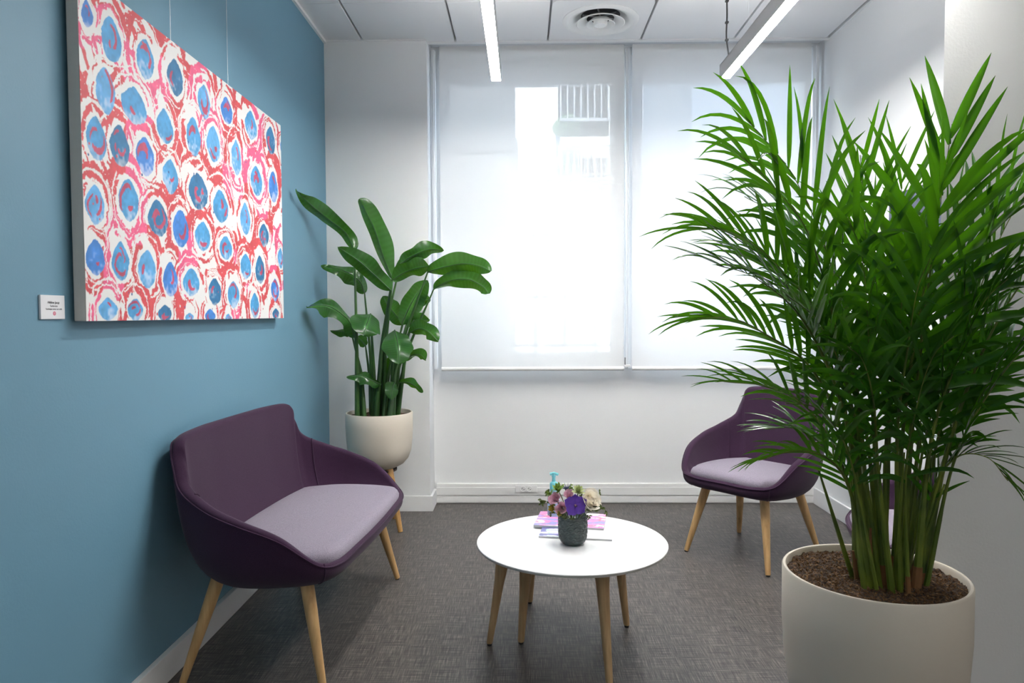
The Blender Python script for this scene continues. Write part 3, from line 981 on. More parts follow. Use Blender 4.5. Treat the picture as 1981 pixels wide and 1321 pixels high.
text('Hélène Jacqz', 0.0088, (0.0063, 0.003, 0.012), m_ink2, lab, bold=0.0001)
text('Turlurette', 0.0072, (0.0063, 0.003, 0.003), m_ink, lab)
text('Technique mixte sur toile', 0.0062, (0.0063, 0.003, -0.005), m_ink, lab)
rg = MB().lathe([(0.0028, 0), (0.0052, 0), (0.0052, 0.0003), (0.0028, 0.0003)], 24, closed=True)
rg.lathe([(0, 0), (0.0015, 0), (0.0015, 0.0003), (0, 0.0003)], 12)
o = rg.build('round_stamp', m_pinkink, lab); o.rotation_euler = (0, math.radians(90), 0); o.location = (0.006, 0.005, -0.0165)


# ------------------------------------------------------------------ upholstered chairs
def chair_curves(ex):
    """half outline from front centre to back centre: rim and base points, ex = extra half width"""
    rim = [(0, -0.285, 0.408), (0.17, -0.28, 0.408), (0.265, -0.240, 0.430), (0.315, -0.135, 0.52), (0.33, 0.0, 0.574), (0.312, 0.13, 0.611),
           (0.266, 0.232, 0.664), (0.244, 0.266, 0.735), (0.222, 0.284, 0.798), (0.165, 0.296, 0.822), (0, 0.303, 0.828)]
    base = [(0, -0.235, 0.352), (0.14, -0.228, 0.350), (0.205, -0.185, 0.345), (0.235, -0.09, 0.342), (0.24, 0.0, 0.34), (0.228, 0.08, 0.34),
            (0.195, 0.14, 0.34), (0.16, 0.165, 0.34), (0.125, 0.175, 0.34), (0.08, 0.18, 0.34), (0, 0.182, 0.34)]

    def full(h):
        hh = []
        for i, p in enumerate(h):
            hh.append((p[0] + (ex if i > 0 else 0), p[1], p[2]))
        if ex > 0:   # hold the long front and back straight
            f1 = [(ex * 0.5, h[0][1], h[0][2]), (ex, h[0][1] + 0.002, h[0][2])]
            b1 = [(ex, h[-1][1], h[-1][2] ), (ex * 0.5, h[-1][1], h[-1][2])]
            hh = [hh[0]] + f1 + hh[1:-1] + b1 + [(0, h[-1][1], h[-1][2])]
        else:
            hh[-1] = (0, h[-1][1], h[-1][2])
        if ex > 0:      # the long back bows round the sitter
            xm = max(p[0] for p in hh)
            hh = [(p[0], p[1] + (0.012 if p[1] > 0.2 else 0.0) - (0.034 * (p[0] / xm) ** 2 * max(0.0, min(1.0, p[1] / 0.2))) - (0.022 * (1 - (p[0] / xm) ** 2) if p[1] < -0.2 else 0.0), p[2]) for p in hh]
        left = [(-p[0], p[1], p[2]) for p in hh[1:-1]][::-1]
        return hh + left
    R = catmull(full(rim), 8, True); B = catmull(full(base), 8, True)
    return R, B


def build_seat_thing(name, label, cat, ex, group=None):
    t = thing(name, label, cat, group=group)
    R, B = chair_curves(ex)
    n = len(R)
    TH = 0.042
    secs = []; seam_in = []; piping = []
    nor = []
    for i in range(n):
        tg = R[(i + 1) % n] - R[(i - 1) % n]
        nn = np.array([tg[1], -tg[0], 0.0]); nn /= (np.linalg.norm(nn) + 1e-9)
        nor.append(nn)
    # smooth the normals
    for _ in range(6):
        nor = [(nor[i - 1] + 2 * nor[i] + nor[(i + 1) % n]) for i in range(n)]
        nor = [v / np.linalg.norm(v) for v in nor]
    inner_floor = []
    for i in range(n):
        r, b, nn = R[i], B[i], nor[i]
        hgt = r[2] - b[2]
        th = TH * min(1.0, 0.55 + hgt * 1.4)
        sec = [np.array([b[0] * 0.6, b[1] * 0.6, b[2] - 0.004])]
        ctrl = np.array([b[0] * 0.22 + r[0] * 0.78, b[1] * 0.22 + r[1] * 0.78, b[2] + 0.16 * hgt]) + nn * 0.022
        for k in range(9):
            q = k / 9
            sec.append((1 - q) ** 2 * b + 2 * q * (1 - q) * ctrl + q * q * r)
        ri = r - nn * th
        upv = np.array([0, 0, 1.0])
        for k in range(7):
            a = math.pi * k / 6
            sec.append((r + ri) / 2 + nn * (th / 2) * math.cos(a) + upv * (th / 2) * 0.9 * math.sin(a))
        fl = np.array([b[0], b[1], 0]) - nn * 0.012; fl[2] = 0.398
        c2 = np.array([ctrl[0], ctrl[1], 0.42 + 0.12 * hgt]) - nn * (th + 0.012)
        if ri[2] < 0.45:
            c2 = (ri + fl) / 2
        for k in range(1, 9):
            q = k / 8
            sec.append((1 - q) ** 2 * ri + 2 * q * (1 - q) * c2 + q * q * fl)
        sec.append(np.array([b[0] * 0.55, b[1] * 0.55, 0.398]))
        secs.append(sec)
        piping.append(r + nn * 0.0 + upv * 0.002 + nn * 0.002)
    rows = [[tuple(p) for p in s] for s in secs]
    mb = MB().grid(rows, close_u=True)
    m = len(rows[0])
    mb.f.append(tuple(i * m for i in range(n))); mb.mi.append(0)
    mb.f.append(tuple(i * m + m - 1 for i in range(n))[::-1]); mb.mi.append(0)
    sh = mb.build('shell', m_plum, t, autos=False)
    pp = piping + [piping[0]]
    MB().tube(pp, 0.0032, 6, caps=False).build('edge_piping', m_plum, sh)
    # seams where back meets the arms and at the front corners
    def nearest(x, y):
        return min(range(n), key=lambda i: (R[i][0] - x) ** 2 + (R[i][1] - y) ** 2)
    for sx in (-1, 1):
        i = nearest(sx * (0.29 + ex), 0.18)
        MB().tube([tuple(p + np.array([-sx * 0.001, -0.001, 0])) for p in secs[i][13:25]], 0.0028, 6).build('seam', m_plum, sh)
        i = nearest(sx * (0.24 + ex), -0.255)
        MB().tube([tuple(p + nor[i] * 0.0008) for p in secs[i][3:13]], 0.0028, 6).build('seam', m_plum, sh)
    # seat cushion
    base_pts = []
    for i in range(n):
        r, b, nn = R[i], B[i], nor[i]
        q = b * 0.30 + r * 0.70
        ins = 0.030 + 0.035 * max(0, min(1, (r[2] - 0.43) / 0.2))
        p = q - nn * ins
        if r[2] < 0.415:
            p = r - nn * 0.012
        base_pts.append(p)
    for _ in range(5 if ex == 0 else 16):
        base_pts = [(base_pts[i - 1] + 2 * base_pts[i] + base_pts[(i + 1) % n]) / 4 for i in range(n)]
    cyc = sum(p[1] for p in base_pts) / n
    rings = []
    for off, z in ((0.006, 0.402), (0.0, 0.412), (-0.002, 0.428), (0.004, 0.441), (0.014, 0.4505)):
        rings.append([(base_pts[i][0] - nor[i][0] * off, base_pts[i][1] - nor[i][1] * off, z) for i in range(n)])
    last = rings[-1]
    core = [(max(-ex, min(ex, p[0])), cyc) for p in last]
    for sc, z in ((0.90, 0.4565), (0.75, 0.4615), (0.5, 0.465), (0.25, 0.4662)):
        rings.append([(c[0] + (p[0] - c[0]) * sc, c[1] + (p[1] - c[1]) * sc, z) for p, c in zip(last, core)])
    cu = MB().grid(rings, close_v=True)
    nr = len(rings)
    cu.f.append(tuple(range(n))[::-1]); cu.mi.append(0)
    cu.f.append(tuple((nr - 1) * n + i for i in range(n))); cu.mi.append(0)
    co = cu.build('seat_cushion', m_lilac, t, autos=False)
    # legs
    for sx in (-1, 1):
        for sy in (-1, 1):
            fx, fy = sx * (0.235 + ex), sy * 0.245
            tx, ty = sx * (0.165 + ex), sy * 0.165 + (0.0 if sy < 0 else -0.02)
            a = Vector((fx, fy, 0.006)); b = Vector((tx, ty, 0.352))
            lg = MB().tube([a, a.lerp(b, 0.02), a.lerp(b, 0.35), a.lerp(b, 0.7), b], [0.0115, 0.0125, 0.0165, 0.0215, 0.0235], 18).build('leg', m_beech, t)
            MB().tube([(fx, fy, 0.0), (fx, fy, 0.007)], 0.010, 14).build('glide', m_dark, lg)
    for sx in (-1, 1):
        x = sx * (0.165 + ex)
        MB().tube([(x, -0.15, 0.333), (x, 0.13, 0.333)], 0.009, 10).build('seat_rail', m_grey, t)
    MB().tube([(-(0.165 + ex), 0.0, 0.335), ((0.165 + ex), 0.0, 0.335)], 0.009, 10).build('seat_rail', m_grey, t)
    return t


st = build_seat_thing('settee', 'plum two-seat settee with lilac cushion against the blue wall', 'settee', 0.265)
st.location = (-0.882, 2.82, 0); st.rotation_euler = (0, 0, math.radians(86))
ch = build_seat_thing('armchair', 'plum armchair with lilac seat standing by the window wall, half behind palm leaves', 'armchair', 0.0, 'plum armchairs on the right')
ch.location = (1.19, 3.68, 0); ch.rotation_euler = (0, 0, math.radians(-49.5))
c3 = copy_tree(ch)
c3['label'] = 'plum armchair mostly hidden behind the palm stems and the projecting wall'
c3.location = (1.535, 2.63, 0); c3.rotation_euler = (0, 0, math.radians(-104))


# ------------------------------------------------------------------ tables
def round_table(name, label, c, r, ztop, feet, tilt_in, mat_leg):
    t = thing(name, label, 'table', (c[0], c[1], 0), group='nesting coffee tables')
    th = 0.017
    MB().lathe([(0, ztop), (r - 0.002, ztop), (r, ztop - 0.002), (r - 0.001, ztop - 0.005), (r - 0.004, ztop - 0.0055), (0, ztop - 0.0055)], 96).build('table_top', m_top, t)
    MB().lathe([(0, ztop - 0.0055), (r - 0.001, ztop - 0.0055), (r - 0.002, ztop - 0.011), (r - 0.02, ztop - th), (0, ztop - th)], 96).build('bevelled_edge', m_edge, t)
    for (fx, fy) in feet:
        f = Vector((fx - c[0], fy - c[1], 0.008)); tp = Vector((f.x * tilt_in, f.y * tilt_in, ztop - th))
        rows = []
        d = Vector((f.x, f.y, 0)).normalized(); s = Vector((-d.y, d.x, 0))
        prof = [(0, 0.0105, 0.0105), (0.015, 0.0118, 0.0118), (0.3, 0.0145, 0.0145), (0.62, 0.018, 0.019), (0.82, 0.021, 0.025), (1.0, 0.024, 0.034)]
        for q, wa, wb_ in prof:
            p = f.lerp(tp, q)
            rows.append([p + d * (wb_ * math.cos(a) * abs(math.cos(a)) ** -0.25 if abs(math.cos(a)) > 1e-6 else 0) + s * (wa * math.sin(a)) for a in [2 * math.pi * k / 20 for k in range(20)]])
        mb = MB().grid(rows, close_v=True)
        mb.f.append(tuple(range(20))[::-1]); mb.mi.append(0)
        mb.f.append(tuple(range((len(prof) - 1) * 20, len(prof) * 20))); mb.mi.append(0)
        lg = mb.build('leg', mat_leg, t)
        MB().tube([(f.x, f.y, 0), (f.x, f.y, 0.009)], 0.0095, 14).build('glide', m_dark, lg)
    return t


ZTAB = 0.405
TC = (0.176, 2.622)
round_table('coffee_table', 'white round coffee table with pale oak legs in the middle of the room', TC, 0.354, ZTAB, [(-0.134, 2.635), (0.407, 2.795), (0.283, 2.335)], 0.80, m_oak)
round_table('nesting_table', 'smaller table tucked under the white round coffee table, only its legs showing', (0.112, 2.82), 0.235, 0.335, [(-0.015, 2.648), (0.022, 3.025), (0.325, 2.80)], 0.82, m_oak)


# brochures
def book(name, label, c, w, d, z, th, rz, seed, palette):
    t = thing(name, label, 'book', (c[0], c[1], z), math.radians(rz))
    MB().box((-w / 2, -d / 2, 0), (w / 2, d / 2, th)).build('pages', m_card, t, smooth=False, bevel=0.0008)
    nx, nyy = 130, 100
    X, Yg = np.meshgrid(np.linspace(-w / 2, w / 2, nx), np.linspace(-d / 2, d / 2, nyy))
    rng = np.random.default_rng(seed)
    a = vnoise(X.shape, (9, 4), rng); b = vnoise(X.shape, (12, 5), rng); e = vnoise(X.shape, (40, 40), rng)
    col = np.ones(X.shape + (3,)) * np.array([0.82, 0.81, 0.82])
    for (thr, src, c1) in palette:
        m = ((a if src == 0 else b) + 0.08 * (e - 0.5)) > thr
        col = np.where(m[..., None], np.array(srgb(*c1)[:3]) * (0.85 + 0.3 * e[..., None]), col)
    if seed == 5:   # white half of the wrap-around cover
        col[:, nx // 2:] = np.array([0.82, 0.82, 0.83])
    v = np.stack([X, Yg, np.full_like(X, th + 0.0004)], -1).reshape(-1, 3)
    ii = np.arange(nx * nyy).reshape(nyy, nx)
    qd = np.stack([ii[:-1, :-1], ii[:-1, 1:], ii[1:, 1:], ii[1:, :-1]], -1).reshape(-1, 4)
    me = fast_mesh('cover', v, qd, m_print)
    set_cols(me, 'paint', np.clip(col, 0, 1).reshape(-1, 3))
    link('cover', me, t)
    return t


book('brochure', 'white brochure with green and blue print under the pink one', (0.203, 2.722), 0.275, 0.185, ZTAB, 0.007, -8.5, 5,
     [(0.62, 0, (170, 220, 178)), (0.66, 1, (110, 110, 170)), (0.74, 0, (200, 190, 225))])
book('brochure', 'brochure with pink and violet brush print behind the flower vase', (0.188, 2.842), 0.275, 0.20, ZTAB + 0.0078, 0.007, -9.5, 9,
     [(0.50, 0, (236, 140, 196)), (0.60, 1, (240, 130, 160)), (0.70, 1, (190, 140, 215)), (0.76, 0, (150, 150, 200))])

# hand sanitiser bottle
m_turq = mat_plain('turquoise_plastic', srgb(126, 214, 220), 0.35, var=0.03)
m_clear = mat_plain('pale_clear_plastic', srgb(214, 232, 240), 0.15, var=0.02)
m_bluelab = mat_plain('blue_label', srgb(176, 204, 232), 0.4, var=0.1)
bt = thing('pump_bottle', 'clear pump bottle with turquoise cap behind the flowers', 'bottle', (0.122, 2.912, ZTAB))
MB().lathe([(0, 0), (0.023, 0), (0.026, 0.003), (0.026, 0.085), (0.024, 0.098), (0.015, 0.112), (0.013, 0.118), (0, 0.118)], 32).build('body', m_clear, bt)
MB().lathe([(0.0263, 0.02), (0.0265, 0.02), (0.0265, 0.08), (0.0263, 0.08)], 32).build('label', m_bluelab, bt)
MB().lathe([(0, 0.116), (0.0165, 0.116), (0.0168, 0.118), (0.0168, 0.146), (0.0135, 0.15), (0.008, 0.154), (0.0065, 0.17), (0.009, 0.178), (0, 0.18)], 28).build('collar', m_turq, bt)
hb = MB().tube(catmull([(-0.016, 0, 0.184), (-0.004, 0, 0.186), (0.008, -0.003, 0.186), (0.019, -0.006, 0.183)], 5), [0.006] * 15 + [0.0045], 12)
hb.lathe([(0, 0.172), (0.008, 0.172), (0.0085, 0.19), (0.006, 0.192), (0, 0.192)], 20)
hb.build('pump_head', m_turq, bt)

# ------------------------------------------------------------------ flower vase
VC = Vector((0.178, 2.588, ZTAB))
vs_ = thing('flower_vase', 'dark green glazed vase with scale relief and a mixed bouquet', 'vase', VC)
m_glaze = mat_plain('dark_green_glaze', srgb(56, 68, 68), 0.12, var=0.6, scale=60, spec=0.7)


def scallop(u, z):
    """overlapping scale relief"""
    ph = 0.0125; nper = 14
    row = math.floor(z / ph)
    fz = z / ph - row
    x = u / (2 * math.pi) * nper + (0.5 if row % 2 else 0)
    fx = abs((x % 1.0) - 0.5) * 2
    d = math.hypot(fx, fz * 1.1)
    return math.sin(d * 9.5) * 0.5 + (0.4 if d < 0.95 else -0.2)


prof = [(0.034, 0), (0.040, 0.003), (0.0465, 0.012), (0.0505, 0.024), (0.0525, 0.045), (0.053, 0.07), (0.0525, 0.095), (0.052, 0.106), (0.0505, 0.108), (0.0485, 0.106), (0.048, 0.09)]
pz = [p[1] for p in prof]; pr = [p[0] for p in prof]
rows = []
nn_ = 150
for i in range(76):
    z = 0.0 + 0.106 * i / 75
    r = float(np.interp(z, pz[:8], pr[:8]))
    amp = 0.0022 * min(1, max(0, (z - 0.012) / 0.01)) * min(1, max(0, (0.104 - z) / 0.004))
    rows.append([((r + amp * scallop(2 * math.pi * k / nn_, z)) * math.cos(2 * math.pi * k / nn_), (r + amp * scallop(2 * math.pi * k / nn_, z)) * math.sin(2 * math.pi * k / nn_), z) for k in range(nn_)])
for r, z in prof[8:]:
    rows.append([(r * math.cos(2 * math.pi * k / nn_), r * math.sin(2 * math.pi * k / nn_), z) for k in range(nn_)])
mb = MB().grid(rows, close_v=True)
mb.f.append(tuple(range(nn_))[::-1]); mb.mi.append(0)
mb.f.append(tuple(range((len(rows) - 1) * nn_, len(rows) * nn_))); mb.mi.append(0)
mb.build('vase_body', m_glaze, vs_, autos=False)

m_orchid = mat_plain('violet_petal', srgb(98, 58, 168), 0.6, var=0.35, scale=70)
m_orchid_c = mat_plain('dark_violet_lip', srgb(52, 22, 70), 0.5, var=0.2)
m_rose = mat_leaf('dusty_pink_petal', srgb(222, 178, 192), srgb(196, 146, 166), srgb(224, 170, 190), 0.3, 0.6, scale=90)
m_ivory = mat_leaf('ivory_petal', srgb(250, 246, 236), srgb(240, 230, 210), srgb(250, 244, 230), 0.4, 0.6, scale=60)
m_yellow = mat_plain('mustard_bud', srgb(186, 164, 66), 0.7, var=0.3, scale=90)
m_succ = mat_plain('pale_green_bract', srgb(176, 186, 130), 0.6, var=0.2, scale=60)
m_thistle = mat_plain('blue_thistle', srgb(70, 78, 108), 0.8, var=0.3, scale=150)
m_sprig = mat_leaf('olive_leaf', srgb(98, 112, 62), srgb(60, 74, 38), srgb(120, 140, 60), 0.2, 0.5, scale=60)
m_lime = mat_leaf('lime_leaf', srgb(150, 178, 84), srgb(96, 130, 52), srgb(160, 190, 80), 0.2, 0.5, scale=60)


def petal_rows(L, W, cup, curl, nseg=8, nac=6, ruffle=0.0, ph=0.0, base=0.25, roundness=0.5):
    """petal along +y, width x, cupped towards +z"""
    rows = []
    for i in range(nseg + 1):
        q = i / nseg
        w = W * (base * (1 - q) + math.sin(math.pi * min(1, q * 0.5 + 0.5 * q ** 0.7) ** 1) ** roundness * (q ** 0.45)) if q < 1 else W * 0.12
        row = []
        for j in range(nac + 1):
            s = -1 + 2 * j / nac
            z = cup * (s * s) * W + curl * q * q * L + ruffle * W * math.sin(6 * s + ph + 7 * q) * q
            row.append(Vector((s * w, L * q * (1 - 0.10 * s * s * q), z)))
        rows.append(row)
    return rows


def orient(dirv, upv=Vector((0, 0, 1))):
    """matrix whose +Z points along dirv"""
    z = Vector(dirv).normalized()
    x = Vector(upv).cross(z)
    if x.length < 1e-5:
        x = z.orthogonal()
    x.normalize(); y = z.cross(x)
    return Matrix((x, y, z)).transposed()


def vp(px, py, dy=0.0):
    """bouquet point in vase space"""
    return aY(px, py, VC.y + dy) - VC


def stem_to(p, r=0.0016, mat=None, parent=None):
    MB().tube(catmull([(p.x * 0.25, p.y * 0.25, 0.085), (p.x * 0.6, p.y * 0.6, 0.11 + (p.z - 0.11) * 0.45), tuple(p)], 5), r, 6).build('stem', mat or m_sprig, parent or vs_)


# orchid: five broad ruffled petals and a lip
oc = vp(1113, 977, -0.055)
M = orient((0.02, -1, 0.25))
orc = thing('orchid', None, None); orc.parent = vs_
orc.location = oc; orc.rotation_mode = 'QUATERNION'; orc.rotation_quaternion = M.to_quaternion()
for k, (a, L, W) in enumerate(((90, 0.040, 0.019), (25, 0.046, 0.024), (155, 0.044, 0.024), (-38, 0.042, 0.023), (-128, 0.044, 0.024))):
    mb = MB().grid(petal_rows(L, W, 0.10, 0.08, ruffle=0.07, ph=k * 1.3, base=0.35))
    pe = mb.build('petal', m_orchid, orc, autos=False)
    pe.rotation_euler = (0, 0, math.radians(a - 90)); pe.location = (0, 0, 0.001 * k)
lip = MB().grid(petal_rows(0.014, 0.006, 0.5, 0.6, base=0.6)); lp = lip.build('lip', m_orchid_c, orc, autos=False); lp.rotation_euler = (0.5, 0, math.radians(180)); lp.location = (0, 0, 0.006)
MB().lathe([(0, 0.001), (0.004, 0.002), (0.0035, 0.008), (0, 0.010)], 12).build('column', m_rose, orc)
stem_to(oc + Vector((0, 0.006, 0)))


def rose(name, p, r, mat, n, facing, seed, tight=1.0):
    rr = random.Random(seed)
    o = bpy.data.objects.new(name, None); COL.objects.link(o); o.parent = vs_
    o.location = p; o.rotation_mode = 'QUATERNION'; o.rotation_quaternion = orient(facing).to_quaternion()
    for k in range(n):
        q = k / (n - 1)
        a = k * 2.4
        rad = r * (0.10 + 0.62 * q)
        L = r * (1.25 + 0.15 * q) ; W = r * (0.35 + 0.50 * q)
        rows = []
        for i in range(8):
            v = i / 7
            row = []
            for j in range(9):
                s = -1 + j / 4
                wv = W * math.sin(math.pi * (0.18 + 0.62 * v)) ** 0.6
                ang = s * wv / max(rad, 1e-4) * 0.85
                ang = max(-1.7, min(1.7, ang))
                rr_ = rad * (0.55 + 0.75 * v ** 0.8) * (1 + 0.28 * q * v ** 3 / tight)
                z = -r * 0.75 + L * v * (1 - 0.10 * s * s) - (0.25 * r * q * v ** 4)
                row.append((rr_ * math.cos(ang), rr_ * math.sin(ang), z))
            rows.append(row)
        pe = MB().grid(rows).build('petal', mat, o, autos=False)
        pe.rotation_euler = (rr.uniform(-0.08, 0.08), rr.uniform(-0.08, 0.08), a)
    stem_to(Vector(p))
    return o


rose('rose', vp(1074, 965, -0.03), 0.0215, m_rose, 13, (-0.35, -0.8, 0.55), 1)
rose('rose', vp(1087, 983, -0.045), 0.0215, m_rose, 13, (-0.25, -0.9, 0.3), 2)
rose('rose', vp(1100, 958, -0.02), 0.019, m_rose, 12, (0.0, -0.7, 0.7), 3)
rose('white_ranunculus', vp(1142, 968, -0.03), 0.043, m_ivory, 26, (0.55, -0.7, 0.5), 4, 2.5)


def pointed_cluster(name, p, n, L, W, mat, facing, spread, seed):
    rr = random.Random(seed)
    o = bpy.data.objects.new(name, None); COL.objects.link(o); o.parent = vs_
    o.location = p; o.rotation_mode = 'QUATERNION'; o.rotation_quaternion = orient(facing).to_quaternion()
    for k in range(n):
        a = k * 2.399; q = k / max(1, n - 1)
        rows = []
        for i in range(6):
            v = i / 5
            w = W * math.sin(math.pi * min(0.98, 0.12 + 0.86 * v))
            rows.append([(-w, L * v, 0.25 * w), (0, L * v, 0), (w, L * v, 0.25 * w)])
        lf = MB().grid(rows).build('bract', mat, o, autos=False)
        lf.rotation_euler = (math.radians(90 - spread * q) , 0, a + rr.uniform(-0.15, 0.15))
    stem_to(Vector(p))


pointed_cluster('pale_green_bloom', vp(1118, 953, -0.015), 22, 0.030, 0.0075, m_succ, (0.1, -0.45, 0.9), 75, 5)
pointed_cluster('lime_bloom', vp(1081, 950, -0.01), 14, 0.034, 0.008, m_lime, (-0.3, -0.35, 0.9), 70, 6)
pointed_cluster('lime_bloom', vp(1066, 958, 0.0), 9, 0.026, 0.006, m_lime, (-0.7, -0.2, 0.6), 70, 7)
pointed_cluster('mustard_bloom', vp(1069, 983, -0.035), 16, 0.018, 0.006, m_yellow, (-0.5, -0.75, 0.25), 80, 8)
pointed_cluster('mustard_bloom', vp(1083, 993, -0.05), 12, 0.014, 0.005, m_yellow, (-0.25, -0.9, 0.0), 80, 9)
# thistle
p = vp(1096, 946, 0.0)
th_ = bpy.data.objects.new('thistle', None); COL.objects.link(th_); th_.parent = vs_; th_.location = p
MB().lathe([(0, -0.007), (0.005, -0.005), (0.0065, 0.001), (0.0045, 0.007), (0, 0.009)], 14).build('flower_head', m_thistle, th_)
for k in range(16):
    a = k * 2 * math.pi / 16; e = 0.25 + 0.5 * (k % 2)
    d = Vector((math.cos(a) * math.cos(e), math.sin(a) * math.cos(e), math.sin(e)))
    MB().tube([d * 0.004, d * 0.016, d * 0.027 + Vector((0, 0, 0.003))], [0.0012, 0.0010, 0.0002], 5).build('bract', m_thistle, th_)
stem_to(p)


def sprig(path, nleaf, L, seed, mat=None):
    rr = random.Random(seed)
    pts = [vp(*q) for q in path]
    cv = catmull([(pts[0].x * 0.3, pts[0].y * 0.3, 0.09)] + [tuple(q) for q in pts], 8)
    s = MB().tube(cv, [0.0013 * (1 - 0.6 * i / len(cv)) for i in range(len(cv))], 5).build('leafy_sprig', mat or m_sprig, vs_)
    for k in range(nleaf):
        i = int(len(cv) * (0.35 + 0.62 * k / nleaf))
        p = Vector(cv[i]); d = Vector((rr.uniform(-1, 1), rr.uniform(-1, 0.4), rr.uniform(-0.5, 0.8))).normalized()
        rows = []
        sd = d.cross(Vector((rr.uniform(-1, 1), 1, rr.uniform(-1, 1)))).normalized()
        l = L * rr.uniform(0.6, 1.1)
        nrm = d.cross(sd)
        for a in range(6):
            v = a / 5; w = l * 0.30 * math.sin(math.pi * min(0.97, 0.08 + 0.9 * v))
            c = p + d * (l * v) - Vector((0, 0, 1)) * l * 0.25 * v * v
            rows.append([c - sd * w + nrm * w * 0.3, c, c + sd * w + nrm * w * 0.3])
        MB().grid(rows).build('leaf', mat or m_sprig, s, autos=False)


sprig([(1075, 985, -0.02), (1058, 970, -0.01), (1044, 968, 0.0), (1050, 978, 0.0)], 14, 0.017, 20)
sprig([(1140, 990, -0.03), (1155, 988, -0.03), (1168, 984, -0.02), (1176, 997, -0.02)], 14, 0.017, 21)
sprig([(1135, 985, -0.03), (1150, 982, -0.04), (1165, 978, -0.05)], 10, 0.016, 22)
sprig([(1138, 997, -0.045), (1141, 1003, -0.05)], 10, 0.014, 23)
sprig([(1150, 968, 0.0), (1158, 958, 0.0), (1160, 950, 0.0)], 9, 0.014, 24)
sprig([(1070, 990, -0.04), (1066, 998, -0.04)], 9, 0.013, 25)
sprig([(1104, 950, 0.0), (1105, 942, 0.0), (1103, 936, 0.0)], 8, 0.016, 26, m_lime)
sprig([(1090, 1000, -0.055), (1100, 1003, -0.06), (1115, 1004, -0.062)], 12, 0.013, 27)
sprig([(1125, 962, 0.0), (1128, 950, 0.01)], 9, 0.017, 28)
sprig([(1060, 960, 0.0), (1062, 952, 0.0), (1058, 948, 0.0)], 8, 0.016, 29)


# ------------------------------------------------------------------ soil
def soil_mesh(name, r, z, parent, amp, seed, nr=46, na=150):
    rows = []
    for i in range(nr + 1):
        rr_ = r * i / nr
        row = []
        for k in range(na):
            a = 2 * math.pi * k / na
            x, y = rr_ * math.cos(a), rr_ * math.sin(a)
            hgt = amp * (mnoise.noise(Vector((x * 45, y * 45, seed))) + 0.7 * mnoise.noise(Vector((x * 120, y * 120, seed)))) + amp * 0.6 * mnoise.noise(Vector((x * 14, y * 14, seed)))
            row.append((x, y, z + hgt))
        rows.append(row)
    o = MB().grid(rows, close_v=True).build(name, m_soil, parent, autos=False)
    return o


def crumbs(r, z, parent, n, seed, s0, s1):
    rr = random.Random(seed)
    mb = MB()
    m_crumb = mat_plain('soil_crumb_%d' % seed, srgb(96, 68, 40), 0.95, var=0.75, scale=35)
    for k in range(n):
        a = rr.uniform(0, 6.283); q = r * math.sqrt(rr.random()) * 0.96
        c = Vector((q * math.cos(a), q * math.sin(a), z + rr.uniform(0.0, 0.006)))
        s = rr.uniform(s0, s1)
        ax = [Vector((rr.uniform(-1, 1), rr.uniform(-1, 1), rr.uniform(-1, 1))).normalized() for _ in range(3)]
        ps = []
        for d in ax:
            ps.append(c + d * s * rr.uniform(0.6, 1.4)); ps.append(c - d * s * rr.uniform(0.3, 0.8))
        mb.add(ps, [(0, 2, 4), (2, 1, 4), (1, 3, 4), (3, 0, 4), (2, 0, 5), (1, 2, 5), (3, 1, 5), (0, 3, 5)])
    o = mb.build('soil_crumbs', m_crumb, parent, smooth=False, fixn=False)
    tag(o, kind='stuff')


# ------------------------------------------------------------------ bird of paradise in its planter
BC = Vector((-0.852, 4.14, 0))
bp_ = thing('potted_bird_of_paradise', 'broad-leaved potted plant in a pale planter on wooden legs by the pilaster', 'potted plant', BC)
RZ = 0.680
R0 = 0.1955
MB().lathe([(0, 0.345), (0.06, 0.346), (0.10, 0.356), (0.14, 0.378), (0.168, 0.41), (0.185, 0.455), (0.192, 0.52), (R0, 0.60), (R0, RZ - 0.004), (R0 - 0.003, RZ), (R0 - 0.010, RZ), (R0 - 0.013, RZ - 0.004), (R0 - 0.014, 0.6), (0, 0.6)], 72).build('pot', m_pot, bp_)
soil_mesh('soil', R0 - 0.0135, RZ - 0.022, bp_, 0.006, 3.0, 24, 80)
for (wx, wy) in ((-0.715, 4.03), (-0.80, 4.30), (-1.03, 4.05)):
    f = Vector((wx - BC.x, wy - BC.y, 0)); d = f.normalized()
    tp = d * 0.085 + Vector((0, 0, 0.352))
    MB().tube([f, f.lerp(tp, 0.03), f.lerp(tp, 0.5), tp], [0.0135, 0.0145, 0.019, 0.0215], 18).build('leg', m_pine, bp_)
MB().lathe([(0, 0.335), (0.10, 0.335), (0.10, 0.345), (0, 0.345)], 32).build('leg_plate', m_dark, bp_)

CK = 0.36332


def bpx(x, y, dy=0.0):
    return aY(560 + x * CK, 340 + y * CK, BC.y + dy) - BC


